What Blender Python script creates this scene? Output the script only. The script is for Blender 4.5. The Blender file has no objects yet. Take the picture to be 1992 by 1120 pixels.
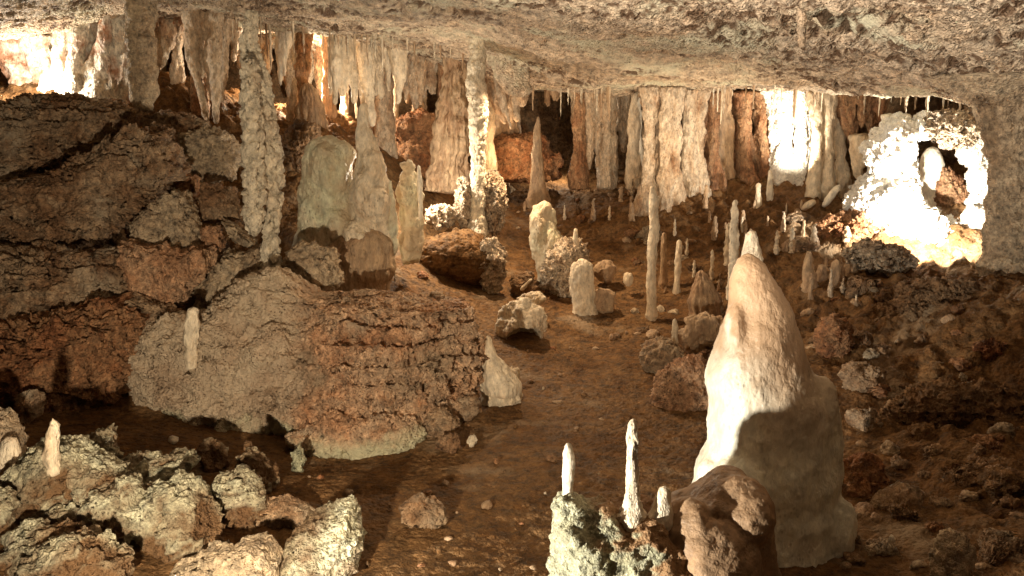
import bpy, math, random
import numpy as np
from mathutils import Vector
from mathutils.bvhtree import BVHTree

SC = bpy.context.scene
COL = SC.collection
R = math.radians

# ------------------------------------------------------------------ camera
CAM_H, PITCH, FPX = 2.6, R(10.5), 1725.0          # metres, radians, focal length in photo pixels
cd = bpy.data.cameras.new('camera'); cam = bpy.data.objects.new('camera', cd); COL.objects.link(cam)
cam.location = (0, 0, CAM_H); cam.rotation_euler = (R(90) - PITCH, 0, 0)
cd.sensor_width = 36; cd.lens = 36 * FPX / 1992; cd.clip_start = .05; cd.clip_end = 300
SC.camera = cam
CP, SP = math.cos(PITCH), math.sin(PITCH)

def P(u, v, Y):
    """world point seen at photo pixel (u, v) at horizontal distance Y"""
    cx, cy = (u - 996) / FPX, (560 - v) / FPX
    t = Y / (CP + cy * SP)
    return np.array([cx * t, Y, CAM_H + t * (-SP + cy * CP)])

# ------------------------------------------------------------------ world, exposure
w = bpy.data.worlds.new('World'); SC.world = w; w.use_nodes = True
bg = w.node_tree.nodes['Background']; bg.inputs[0].default_value = (.9, .62, .4, 1); bg.inputs[1].default_value = .012
SC.view_settings.view_transform = 'Standard'; SC.view_settings.look = 'None'
SC.view_settings.exposure = .18; SC.view_settings.gamma = 1
SC.cycles.use_denoising = True
SC.cycles.max_bounces = 5; SC.cycles.diffuse_bounces = 4; SC.cycles.glossy_bounces = 2
SC.cycles.sample_clamp_indirect = 6

# ------------------------------------------------------------------ show-cave lamps and added fill lights (all tucked behind rock or off frame)
WARM, AMBER, NEUT = (1, .80, .56), (1, .66, .36), (1, .88, .70)
def lamp(name, loc, watt, col=WARM, aim=None, ang=110, blend=.8, rad=.04):
    l = bpy.data.lights.new(name, 'SPOT' if aim is not None else 'POINT')
    l.energy = watt; l.color = col; l.shadow_soft_size = rad
    o = bpy.data.objects.new(name, l); COL.objects.link(o); o.location = loc
    if aim is not None:
        l.spot_size = R(ang); l.spot_blend = blend
        d = Vector(aim) - Vector(loc); o.rotation_euler = d.to_track_quat('-Z', 'Y').to_euler()
    return o
lamp('floor_lamp', (-2.6, 2.6, .27), 1600, (1, .93, .79), (2.3, 5.4, 1.1), 62, 1, .05)
lamp('bank_lamp', (-1.2, 1.9, 1.15), 920, (1, .83, .60), (-1.9, 8, 1.5), 84, .9, .04)
lamp('ceiling_fill', (1.0, 1.2, 1.7), 1250, (1, .86, .70), (1.6, 5.6, 4.7), 88, 1, .1)  # added fill near the camera, brightens the ceiling evenly
lamp('roof_fill', (-3.3, 4.0, 1.2), 2000, (1, .86, .70), (2.0, 6.4, 4.6), 64, .9, .06)  # added light from the side, rakes the ceiling to bring out its relief
lamp('camera_fill', (1.2, -1.2, 2.9), 22, WARM, rad=.5)  # soft fill added behind the camera to lift the shaded sides
lamp('alcove_lamp', P(1790, 440, 10.3), 480, (1, .93, .80), P(1795, 400, 12.2), 160, .4, .02)
lamp('pillar_lamp', P(1545, 340, 12.9), 260, NEUT, P(1550, 200, 14), 90)
lamp('ledge_lamp', P(60, 168, 11.25), 120, NEUT)
lamp('curtain_lamp', P(610, 170, 14.0), 330, WARM)
lamp('lip_lamp', P(806, 352, 11.15), 100, NEUT)
lamp('hollow_lamp', P(1090, 320, 15.2), 22, WARM)
lamp('grotto_lamp', P(1330, 400, 11.6), 150, WARM, P(1380, 150, 12.4), 150)
lamp('back_lamp', P(985, 300, 13.2), 22, AMBER)
lamp('path_fill', P(1000, 150, 11.4) + (0, 0, .12), 470, (1, .72, .44), P(1080, 640, 9.9), 120)  # unseen overhead light added to brighten the muddy floor

# ------------------------------------------------------------------ noise
_rs = np.random.RandomState(7)
_G = _rs.normal(size=(256, 3)).astype(np.float32); _G /= np.linalg.norm(_G, axis=1)[:, None]
def _hash(ix, iy, iz):
    h = (ix * 374761393 + iy * 668265263 + iz * 1274126177) & 0x7fffffff
    h = ((h ^ (h >> 13)) * 1103515245) & 0x7fffffff
    return (h ^ (h >> 16)) & 255
def perlin(p):
    p = np.asarray(p, np.float32); i = np.floor(p).astype(np.int64); f = (p - i).astype(np.float32)
    u = f * f * f * (f * (f * 6 - 15) + 10); r = np.zeros(len(p), np.float32)
    for dx in (0, 1):
        wx = u[:, 0] if dx else 1 - u[:, 0]
        for dy in (0, 1):
            wy = u[:, 1] if dy else 1 - u[:, 1]
            for dz in (0, 1):
                wz = u[:, 2] if dz else 1 - u[:, 2]
                g = _G[_hash(i[:, 0] + dx, i[:, 1] + dy, i[:, 2] + dz)]
                r += wx * wy * wz * (g[:, 0] * (f[:, 0] - dx) + g[:, 1] * (f[:, 1] - dy) + g[:, 2] * (f[:, 2] - dz))
    return r * 1.5
def fbm(p, octs=4, gain=.5, lac=2.03, ridge=False):
    p = np.asarray(p, np.float32); a, s, r = 1.0, 0.0, 0
    for k in range(octs):
        n = perlin(p + 17.3 * k)
        if ridge: n = 1 - 2 * np.abs(n)
        r = r + a * n; s += a; a *= gain; p = p * lac
    return r / s
def worley(p):
    p = np.asarray(p, np.float32); i = np.floor(p).astype(np.int64); best = np.full(len(p), 9, np.float32)
    for dx in (-1, 0, 1):
        for dy in (-1, 0, 1):
            for dz in (-1, 0, 1):
                j = i + (dx, dy, dz); h = _hash(j[:, 0], j[:, 1], j[:, 2]); q = _G[h] * .45 + .5
                d = ((j + q - p) ** 2).sum(1); best = np.minimum(best, d)
    return np.sqrt(best)

def cells(p):
    p = np.asarray(p, np.float32); i = np.floor(p).astype(np.int64); a = np.full(len(p), 9, np.float32); b = a.copy()
    for dx in (-1, 0, 1):
        for dy in (-1, 0, 1):
            for dz in (-1, 0, 1):
                j = i + (dx, dy, dz); h = _hash(j[:, 0], j[:, 1], j[:, 2]); q = _G[h] * .45 + .5
                d = ((j + q - p) ** 2).sum(1); b = np.minimum(b, np.maximum(a, d)); a = np.minimum(a, d)
    return np.sqrt(b) - np.sqrt(a)                  # 0 on the border of two cells

# ------------------------------------------------------------------ mesh + object helpers
SURF = []                                           # everything a later thing may stand on
def link_mesh(name, verts, faces, mat, parent=None, origin=None, smooth=True, solid=True):
    verts = np.asarray(verts, np.float64); faces = np.asarray(faces, np.int32)
    o0 = np.zeros(3) if origin is None else np.asarray(origin, float)
    me = bpy.data.meshes.new(name); nv, nf = len(verts), len(faces)
    me.vertices.add(nv); me.vertices.foreach_set('co', (verts - o0).astype(np.float32).ravel())
    me.loops.add(nf * 4); me.loops.foreach_set('vertex_index', faces.ravel())
    me.polygons.add(nf); me.polygons.foreach_set('loop_start', np.arange(0, nf * 4, 4, dtype=np.int32))
    me.polygons.foreach_set('loop_total', np.full(nf, 4, np.int32))
    me.update(calc_edges=True); me.validate()
    me.polygons.foreach_set('use_smooth', np.full(len(me.polygons), smooth)); me.materials.append(mat)
    ob = bpy.data.objects.new(name, me); COL.objects.link(ob)
    if parent is not None: ob.parent = parent
    else: ob.location = o0
    if solid: SURF.append(BVHTree.FromPolygons(verts.tolist(), faces.tolist()))
    return ob
def tag(o, label, cat, group=None):
    o['label'] = label; o['category'] = cat
    if group: o['group'] = group
    return o
def empty(name, loc, label, cat, group=None):
    o = bpy.data.objects.new(name, None); o.empty_display_size = .1; COL.objects.link(o); o.location = loc
    return tag(o, label, cat, group)
def quads(nu, nv, wrap=False):
    a = np.arange(nu * nv).reshape(nv, nu)
    if wrap: a = np.concatenate([a, a[:, :1]], 1)
    return np.stack([a[:-1, :-1], a[:-1, 1:], a[1:, 1:], a[1:, :-1]], -1).reshape(-1, 4)
def ground_hit(u, v, which=False):
    """point where the sight line through a photo pixel first meets what is already built"""
    d = Vector(P(u, v, 10) - (0, 0, CAM_H)).normalized(); best = None
    for i_, b in enumerate(SURF):
        h = b.ray_cast(Vector((0, 0, CAM_H)), d, 60)
        if h[0] is not None and (best is None or h[3] < best[1]): best = (np.array(h[0]), h[3], i_)
    if which: return (best[0], best[2]) if best else (P(u, v, 12), -1)
    return best[0] if best else P(u, v, 12)

# ------------------------------------------------------------------ materials
MATS = {}
def rock(name, cols, scale=1.6, stretch=1.0, rough=.72, speck=.5, speck_col=(.05, .025, .012), speck_scale=34, speck_th=.16,
         bump=.02, grain=.008, grain_scale=45, tint=None, tint_th=.58, spec=.35, patch=.70, foot=None, mask=None):
    m = bpy.data.materials.new(name); m.use_nodes = True; nt = m.node_tree; N, L = nt.nodes, nt.links
    N.clear(); out = N.new('ShaderNodeOutputMaterial'); bs = N.new('ShaderNodeBsdfPrincipled')
    tc = N.new('ShaderNodeTexCoord'); oi = N.new('ShaderNodeObjectInfo'); vm = N.new('ShaderNodeVectorMath'); vm.operation = 'ADD'
    mu = N.new('ShaderNodeMath'); mu.operation = 'MULTIPLY'; mu.inputs[1].default_value = 31
    L.new(oi.outputs['Random'], mu.inputs[0]); L.new(tc.outputs['Object'], vm.inputs[0]); L.new(mu.outputs[0], vm.inputs[1])
    mp = N.new('ShaderNodeMapping'); mp.inputs['Scale'].default_value = (1, 1, stretch); L.new(vm.outputs[0], mp.inputs[0])
    def noise(sc, det=6, ro=.62, src=mp, dist=0.0):
        n = N.new('ShaderNodeTexNoise'); n.inputs['Scale'].default_value = sc; n.inputs['Detail'].default_value = det
        n.inputs['Roughness'].default_value = ro; n.inputs['Distortion'].default_value = dist; L.new(src.outputs[0], n.inputs['Vector']); return n
    def ramp(src, pts):
        r = N.new('ShaderNodeValToRGB'); e = r.color_ramp.elements
        while len(e) < len(pts): e.new(.5)
        for k, (q, c) in enumerate(pts):
            e[k].position = q; e[k].color = (*c, 1) if len(c) == 3 else c
        L.new(src, r.inputs[0]); return r
    def mix(a, b, fac, mode='MIX'):
        x = N.new('ShaderNodeMix'); x.data_type = 'RGBA'; x.blend_type = mode
        if isinstance(fac, float): x.inputs[0].default_value = fac
        else: L.new(fac, x.inputs[0])
        L.new(a, x.inputs[6]); 
        if isinstance(b, tuple): x.inputs[7].default_value = (*b, 1)
        else: L.new(b, x.inputs[7])
        return x.outputs[2]
    n1 = noise(scale, 6, .68, dist=.4); k = len(cols)
    c = ramp(n1.outputs[0], [(.30 + .40 * i / (k - 1), cc) for i, cc in enumerate(cols)]).outputs[0]
    n2 = noise(scale * 8, 4, .75)
    c = mix(c, ramp(n2.outputs[0], [(.32, (1 - patch,) * 3), (.66, (1.30, 1.28, 1.24))]).outputs[0], 1.0, 'MULTIPLY')
    if tint:
        n4 = noise(scale * .8, 4, .65, vm)
        c = mix(c, tint, ramp(n4.outputs[0], [(tint_th - .06, (0, 0, 0)), (tint_th + .08, (.85,) * 3)]).outputs[0])
    if mask:                                        # second colour by attribute: coats and stains, painted shade in the ceiling pockets
        at = N.new('ShaderNodeAttribute'); at.attribute_name = 'film_and_shade'
        c = mix(c, ramp(n1.outputs[0], [(.30 + .40 * i / (len(mask) - 1), cc) for i, cc in enumerate(mask)]).outputs[0], at.outputs['Fac'])
    if foot:                                        # algae film on the damp foot of the rock: (colour, height, ragged width)
        sx = N.new('ShaderNodeSeparateXYZ'); L.new(tc.outputs['Object'], sx.inputs[0]); n5 = noise(3, 4, .6, vm)
        hz = N.new('ShaderNodeMath'); hz.operation = 'MULTIPLY_ADD'; L.new(n5.outputs[0], hz.inputs[0]); hz.inputs[1].default_value = foot[2]; L.new(sx.outputs[2], hz.inputs[2])
        mr = N.new('ShaderNodeMapRange'); mr.inputs[1].default_value = foot[1]; mr.inputs[2].default_value = foot[1] + .12; mr.inputs[3].default_value = .9; mr.inputs[4].default_value = 0
        L.new(hz.outputs[0], mr.inputs[0]); c = mix(c, foot[0], mr.outputs[0])
    vo = N.new('ShaderNodeTexVoronoi'); vo.inputs['Scale'].default_value = speck_scale; L.new(mp.outputs[0], vo.inputs['Vector'])
    n3 = noise(scale * 2.3, 2, .6)
    msk = N.new('ShaderNodeMath'); msk.operation = 'MULTIPLY'
    L.new(ramp(vo.outputs['Distance'], [(speck_th, (speck,) * 3), (speck_th + .16, (0, 0, 0))]).outputs[0], msk.inputs[0])
    L.new(ramp(n3.outputs[0], [(.45, (0, 0, 0)), (.6, (1, 1, 1))]).outputs[0], msk.inputs[1])
    c = mix(c, speck_col, msk.outputs[0])
    L.new(c, bs.inputs['Base Color']); bs.inputs['Specular IOR Level'].default_value = spec
    rr = ramp(n2.outputs[0], [(.3, (rough - .15,) * 3), (.7, (min(1, rough + .15),) * 3)]); L.new(rr.outputs[0], bs.inputs['Roughness'])
    # relief
    h1 = noise(scale * 6, 5, .66); h2 = noise(grain_scale, 2, .7); v2 = N.new('ShaderNodeTexVoronoi'); v2.inputs['Scale'].default_value = grain_scale * .55
    L.new(mp.outputs[0], v2.inputs['Vector'])
    def ma(op, a, b):
        x = N.new('ShaderNodeMath'); x.operation = op
        for q, s in enumerate((a, b)):
            if isinstance(s, float): x.inputs[q].default_value = s
            else: L.new(s, x.inputs[q])
        return x.outputs[0]
    h = ma('MULTIPLY', ma('SUBTRACT', h1.outputs[0], .5), bump * 2.6)
    h = ma('ADD', h, ma('MULTIPLY', ma('SUBTRACT', h2.outputs[0], .5), grain * 2.2))
    h = ma('SUBTRACT', h, ma('MULTIPLY', v2.outputs['Distance'], grain * 2.2))
    h = ma('SUBTRACT', h, ma('MULTIPLY', msk.outputs[0], grain * 2.0))
    dn = N.new('ShaderNodeDisplacement'); dn.inputs['Midlevel'].default_value = 0; dn.inputs['Scale'].default_value = 1
    L.new(h, dn.inputs['Height']); L.new(dn.outputs[0], out.inputs['Displacement']); L.new(bs.outputs[0], out.inputs['Surface'])
    m.displacement_method = 'BOTH'; MATS[name] = m; return m

rock('mud', [(.075, .034, .012), (.15, .076, .029), (.21, .118, .052), (.11, .052, .019)], 1.3, rough=.75, spec=.16, grain=.006, tint=(.30, .22, .14), tint_th=.62)
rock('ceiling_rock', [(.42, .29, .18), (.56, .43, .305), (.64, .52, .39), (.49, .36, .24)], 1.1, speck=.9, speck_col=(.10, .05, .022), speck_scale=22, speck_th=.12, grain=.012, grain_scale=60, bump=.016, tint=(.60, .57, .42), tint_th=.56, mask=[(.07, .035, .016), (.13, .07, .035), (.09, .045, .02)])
rock('wall_rock', [(.10, .045, .018), (.22, .12, .055), (.33, .21, .115), (.20, .09, .038)], 1.2, grain=.012, bump=.05)
rock('brown_rock', [(.17, .08, .036), (.31, .18, .095), (.44, .31, .195), (.25, .125, .055)], 1.7, grain=.010, bump=.04, tint=(.46, .37, .26), tint_th=.6)
rock('red_rock', [(.20, .07, .028), (.34, .15, .065), (.40, .22, .11), (.24, .09, .035)], 1.8, grain=.012, bump=.04)
rock('grey_rock', [(.31, .215, .13), (.45, .335, .22), (.53, .42, .29), (.36, .25, .155)], 1.6, grain=.009, bump=.035, speck_th=.1)
rock('green_rock', [(.28, .25, .15), (.42, .41, .275), (.50, .49, .34), (.33, .27, .17)], 2.2, grain=.012, bump=.04, speck=.7, tint=(.22, .12, .055), tint_th=.62)
rock('orange_rock', [(.34, .16, .075), (.50, .28, .155), (.56, .36, .22), (.42, .21, .10)], 2.0, grain=.012, bump=.035, speck=.8)
rock('mound_rock', [(.36, .17, .08), (.52, .30, .17), (.58, .40, .26), (.42, .21, .10)], 1.8, grain=.012, bump=.035, speck=.8, foot=((.50, .47, .31), .62, .5), tint=(.30, .22, .14), tint_th=.6, mask=[(.33, .225, .14), (.46, .345, .235), (.54, .43, .30), (.38, .26, .16)])
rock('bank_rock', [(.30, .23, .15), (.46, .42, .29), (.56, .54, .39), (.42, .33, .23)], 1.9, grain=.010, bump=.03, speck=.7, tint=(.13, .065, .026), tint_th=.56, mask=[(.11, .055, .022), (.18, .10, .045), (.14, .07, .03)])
rock('fore_rock', [(.26, .21, .12), (.37, .35, .23), (.43, .42, .29), (.29, .23, .14)], 2.4, grain=.008, bump=.02, speck=.5, mask=[(.20, .10, .042), (.28, .16, .075), (.24, .125, .055)])
rock('calcite', [(.74, .68, .58), (.84, .80, .72), (.86, .83, .77), (.70, .58, .44)], 3.0, rough=.5, grain=.012, bump=.03, speck=.5, patch=.25)
rock('glare_drape', [(.70, .62, .50), (.80, .74, .63), (.84, .80, .72), (.66, .54, .40)], 2.4, .6, rough=.5, grain=.006, bump=.02, tint=(.34, .13, .05), tint_th=.54)
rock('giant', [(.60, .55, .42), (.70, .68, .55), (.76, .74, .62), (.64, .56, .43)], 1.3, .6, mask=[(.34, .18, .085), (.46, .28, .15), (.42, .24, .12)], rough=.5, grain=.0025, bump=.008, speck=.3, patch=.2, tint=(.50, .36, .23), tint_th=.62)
rock('clay', [(.20, .115, .06), (.29, .18, .10), (.34, .22, .13), (.24, .14, .07)], 1.6, rough=.6, grain=.002, bump=.008, speck=.3, patch=.4)
rock('cream', [(.52, .38, .24), (.64, .52, .37), (.72, .62, .47), (.55, .40, .26)], 2.0, .45, rough=.55, grain=.005, bump=.02, speck=.45, patch=.35)
rock('cream_green', [(.50, .47, .32), (.60, .60, .44), (.68, .64, .48), (.58, .45, .30)], 1.6, .5, rough=.5, grain=.007, bump=.024, speck=.5, patch=.4, tint=(.52, .39, .25), tint_th=.5)
rock('pale', [(.60, .50, .37), (.74, .66, .53), (.80, .74, .62), (.66, .54, .40)], 2.2, .5, rough=.5, grain=.003, bump=.012, speck=.2, patch=.25)
rock('column_rock', [(.46, .36, .25), (.62, .53, .40), (.70, .62, .48), (.52, .40, .27)], 2.2, .7, grain=.008, bump=.025, speck=.6, speck_col=(.14, .08, .04), patch=.45)
rock('knobby', [(.36, .22, .12), (.56, .42, .29), (.66, .54, .40), (.40, .24, .13)], 3.0, grain=.022, grain_scale=26, bump=.03, speck=.8)
rock('curtain', [(.26, .12, .05), (.52, .37, .24), (.66, .54, .40), (.38, .22, .12)], 2.8, .5, rough=.55, grain=.006, bump=.03, patch=.5)
rock('rust', [(.20, .09, .04), (.34, .17, .085), (.44, .27, .15), (.26, .11, .05)], 2.4, .6, grain=.008, bump=.03)
rock('brown_stone', [(.26, .155, .085), (.38, .25, .15), (.45, .32, .20), (.30, .18, .10)], 2.2, .4, rough=.6, grain=.005, bump=.02, patch=.4)

# ------------------------------------------------------------------ cave shell
def tps(pts, vals, smooth=1e-3):
    pts = np.asarray(pts, float); n = len(pts)
    def k(a, b):
        d2 = ((a[:, None] - b[None]) ** 2).sum(-1); return np.where(d2 > 0, d2 * np.log(np.maximum(d2, 1e-12)) * .5, 0)
    A = np.zeros((n + 3, n + 3)); A[:n, :n] = k(pts, pts) + smooth * n * np.eye(n)
    A[:n, n] = 1; A[:n, n + 1:] = pts; A[n, :n] = 1; A[n + 1:, :n] = pts.T
    s = np.linalg.solve(A, np.r_[np.asarray(vals, float), 0, 0, 0])
    return lambda q: k(np.asarray(q, float), pts) @ s[:n] + s[n] + np.asarray(q, float) @ s[n + 1:]
def sheet_z(ctrl, extra, xs, ys, lo, hi):
    pw = [P(*c) for c in ctrl] + [np.array(e, float) for e in extra]; pw = np.array(pw)
    f = tps(pw[:, :2], pw[:, 2]); step = 6
    cx, cy = np.linspace(xs[0], xs[-1], len(xs) // step), np.linspace(ys[0], ys[-1], len(ys) // step)
    X, Y = np.meshgrid(cx, cy); Z = f(np.stack([X.ravel(), Y.ravel()], 1)).reshape(X.shape)
    Z = np.clip(Z, lo, hi)
    ix, iy = np.interp(xs, cx, np.arange(len(cx))), np.interp(ys, cy, np.arange(len(cy)))
    x0, y0 = np.clip(ix.astype(int), 0, len(cx) - 2), np.clip(iy.astype(int), 0, len(cy) - 2); fx, fy = ix - x0, (iy - y0)[:, None]
    return (Z[y0][:, x0] * (1 - fx) + Z[y0][:, x0 + 1] * fx) * (1 - fy) + (Z[y0 + 1][:, x0] * (1 - fx) + Z[y0 + 1][:, x0 + 1] * fx) * fy

FLOOR = [(1000, 1120, 4.7), (800, 1120, 4.7), (1000, 950, 5.9), (800, 950, 5.9), (1150, 900, 6.4), (1000, 800, 7.6), (1150, 750, 8.3),
         (1050, 700, 9.0), (1150, 650, 9.9), (950, 560, 11), (1200, 560, 11.2), (1100, 560, 11.2), (1250, 480, 12.6), (1150, 450, 13.2),
         (1000, 470, 12.6), (1150, 400, 14.2), (1250, 350, 15.4), (1050, 345, 15.5), (850, 360, 14.0), (800, 300, 15.2), (860, 470, 12.0),
         (0, 1120, 4.3), (300, 1120, 4.6), (550, 1120, 4.7), (0, 960, 5.3), (300, 930, 5.9), (550, 930, 6.0), (100, 840, 6.7), (300, 850, 6.8),
         (0, 740, 8.0), (200, 720, 8.2), (0, 600, 8.7), (0, 450, 9.4), (0, 300, 10.3), (0, 215, 11.3), (200, 600, 9.1), (200, 450, 9.9), (200, 250, 11.3),
         (400, 700, 8.6), (500, 800, 7.9), (400, 560, 9.2), (500, 600, 9.2), (560, 560, 9.6), (400, 450, 10.6), (400, 300, 11.7), (350, 200, 12.0),
         (600, 480, 10), (700, 560, 9.7), (760, 520, 10.4), (560, 330, 11.6), (700, 280, 12.8), (560, 230, 13.5), (700, 240, 14.2),
         (1300, 800, 7.6), (1300, 650, 9.8), (1400, 560, 11), (1400, 450, 12.4), (1400, 380, 13.6), (1550, 420, 12.4), (1550, 370, 13.4),
         (1650, 540, 10.4), (1650, 460, 11.2), (1700, 420, 11.8), (1650, 640, 9.0), (1650, 760, 7.6), (1750, 900, 6.2), (1750, 1120, 4.8),
         (1992, 1120, 4.6), (1992, 900, 5.9), (1992, 740, 7.2), (1992, 600, 8.3), (1800, 700, 7.9), (1800, 560, 9.6), (1850, 510, 10.4), (1960, 540, 9.6), (1290, 385, 13.2), (1345, 375, 13.5), (1400, 350, 14.2), (1460, 362, 14.2), (1550, 338, 13.9), (1610, 388, 13.2), (640, 900, 6.75), (800, 890, 6.75), (930, 810, 7.5)]
EXTRA_F = [(-9, 2, .4), (-4, 0, 0), (0, 0, 0), (4, 0, .1), (8, 2, .5), (0, -3, 0), (-6, -3, .2), (6, -3, .2), (-9, 8, 2.2), (-9, 13, 3.0), (8, 7, 1.5), (8, 12, 2.0),
           (-8, 19, 2.6), (0, 19, 1.6), (7, 19, 1.8), (3, 17, 1.7), (-3, 17, 2.1)]
xs, ys = np.arange(-9, 8.51, .022), np.arange(-3, 19.6, .024)
Z = sheet_z(FLOOR, EXTRA_F, xs, ys, -.3, 3.2)
X, Y = np.meshgrid(xs, ys); q = np.stack([X.ravel(), Y.ravel(), Z.ravel()], 1)
xr, yr = X.ravel(), Y.ravel()
crag = np.clip((-xr - 1.9) / 1.2, 0, 1) * np.clip((yr - 7.6) / 1.2, 0, 1) + np.clip((xr - 2.3) / 1.2, 0, 1) * .8; crag = np.clip(crag + np.clip((yr - 10.5) / 3, 0, 1) * (.3 + .5 * np.clip((xr - 1.6) / 1.5, 0, 1)), 0, 1)
grit = np.clip(fbm(q * .9 + 40, 3) * 2.4 + .25, 0, 1)
n = fbm(q * .9, 3) * (.05 + .14 * crag) + fbm(q * (2.6, 2.6, 3.6) + 5, 4, .55, ridge=True) * (.012 + .10 * crag) + fbm(q * 9 + 9, 3) * (.012 + .02 * crag)
n += (grit * .9 + .15) * (.5 - worley(q * 15 + 3)) * .028 + crag * ((.5 - worley(q * 4.5 + 3)) * .16 + (.5 - worley(q * 11 + 3)) * .06)
q[:, 2] += n
floor = link_mesh('cave_floor', q, quads(len(xs), len(ys)), MATS['mud']); floor['kind'] = 'structure'

CEIL = [(0, 0, 9.6), (130, 0, 10.2), (430, 0, 9.6), (700, 0, 8.8), (1000, 0, 8.3), (1300, 0, 7.9), (1600, 0, 7.6), (1992, 0, 7.0),
        (1000, 60, 9.6), (1300, 80, 9.6), (1600, 80, 9.2), (1992, 100, 8.4), (430, 25, 10.8), (650, 55, 11.2), (920, 75, 11.4), (960, 120, 12.0),
        (1050, 165, 12.6), (1250, 160, 12.5), (1400, 168, 12.2), (1600, 180, 11.8), (1800, 190, 11.0), (1992, 212, 10.0), (0, 75, 11.0), (100, 62, 11.4)]
EXTRA_C = [(0, 0, 4.9), (-6, 0, 4.8), (6, 0, 4.6), (0, -3, 5), (-8, 5, 4.6), (8, 5, 4.0), (-8, 12, 4.3), (8, 10, 3.3), (-3, 14, 3.9), (-6, 15, 4.2),
           (-1.5, 13.2, 3.6), (1, 15, 3.15), (3, 15, 3.15), (5, 13, 3.1), (0, 19, 3.3), (-6, 19, 3.8), (6, 19, 3.2)]
xs, ys = np.arange(-9, 8.51, .024), np.arange(-3, 17.6, .022)
Z = sheet_z(CEIL, EXTRA_C, xs, ys, 2.7, 5.2)
X, Y = np.meshgrid(xs, ys); q = np.stack([X.ravel(), Y.ravel(), Z.ravel()], 1)
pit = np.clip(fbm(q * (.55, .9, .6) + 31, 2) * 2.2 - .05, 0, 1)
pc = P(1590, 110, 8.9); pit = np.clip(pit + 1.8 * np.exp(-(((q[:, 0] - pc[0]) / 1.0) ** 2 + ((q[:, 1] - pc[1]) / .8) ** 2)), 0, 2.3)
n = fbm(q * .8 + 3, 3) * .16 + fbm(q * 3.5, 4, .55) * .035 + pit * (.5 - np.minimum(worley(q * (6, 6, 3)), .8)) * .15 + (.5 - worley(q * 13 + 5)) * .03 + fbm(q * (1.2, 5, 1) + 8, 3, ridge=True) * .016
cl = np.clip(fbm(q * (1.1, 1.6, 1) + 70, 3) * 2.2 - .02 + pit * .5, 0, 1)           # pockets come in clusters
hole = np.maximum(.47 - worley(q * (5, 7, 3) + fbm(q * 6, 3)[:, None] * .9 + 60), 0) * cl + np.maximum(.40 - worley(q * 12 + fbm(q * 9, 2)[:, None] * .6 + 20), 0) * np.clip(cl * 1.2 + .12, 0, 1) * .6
n += fbm(q * 14 + 3, 2) * .02 + .07 * np.exp(-cells(q * (.55, .9, .4) + fbm(q * 1.5, 3)[:, None] * .5) / .03) + hole * .22 + .03 * perlin(np.floor(q * (.5, 1.1, .3) + fbm(q * .9 + 7, 3)[:, None] * 1.1) * 3.7)
q[:, 2] += n
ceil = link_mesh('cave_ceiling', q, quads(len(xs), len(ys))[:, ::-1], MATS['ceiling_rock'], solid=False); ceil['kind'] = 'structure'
ceil.data.attributes.new('film_and_shade', 'FLOAT', 'POINT').data.foreach_set('value', np.clip(hole * 40 - .4 + .8 * fbm(q * 16, 2) * (hole > .005), 0, .9).astype(np.float32))      # dark colour painted into the pockets to stand for their shade
CEIL_BVH = BVHTree.FromPolygons(q.tolist(), quads(len(xs), len(ys)).tolist())
def ceil_z(x, y):
    h = CEIL_BVH.ray_cast(Vector((x, y, 0)), Vector((0, 0, 1)), 20); return h[0][2] if h[0] is not None else 4.0

def wall(name, pts, z0, z1, step, seed):
    """rough rock wall that follows a plan line"""
    pts = np.array(pts, float); seg = np.r_[0, np.cumsum(np.linalg.norm(np.diff(pts, axis=0), axis=1))]
    s = np.arange(0, seg[-1], step); px, py = np.interp(s, seg, pts[:, 0]), np.interp(s, seg, pts[:, 1])
    zz = np.arange(z0, z1, step); A, B = np.meshgrid(np.arange(len(s)), zz); A = A.ravel()
    tx, ty = np.gradient(px), np.gradient(py); l = np.hypot(tx, ty); nx, ny = -ty / l, tx / l
    q = np.stack([px[A], py[A], B.ravel()], 1)
    d = fbm(q * .7 + seed, 3) * .5 + fbm(q * (2.5, 2.5, 1.2) + seed, 4, .55, ridge=True) * .16
    q[:, 0] += nx[A] * d; q[:, 1] += ny[A] * d
    o = link_mesh(name, q, quads(len(s), len(zz)), MATS['wall_rock'], solid=False); o['kind'] = 'structure'; return o
wall('cave_wall', [(-8.3, -3), (-8, 6), (-7.6, 12), (-7, 17), (-3, 18.2), (2, 18.2), (6, 17.4), (7.2, 12), (6.6, 9), (7, 4), (7.4, -3), (0, -2.9), (-8.3, -3)], -.4, 5.4, .06, 3)

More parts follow.
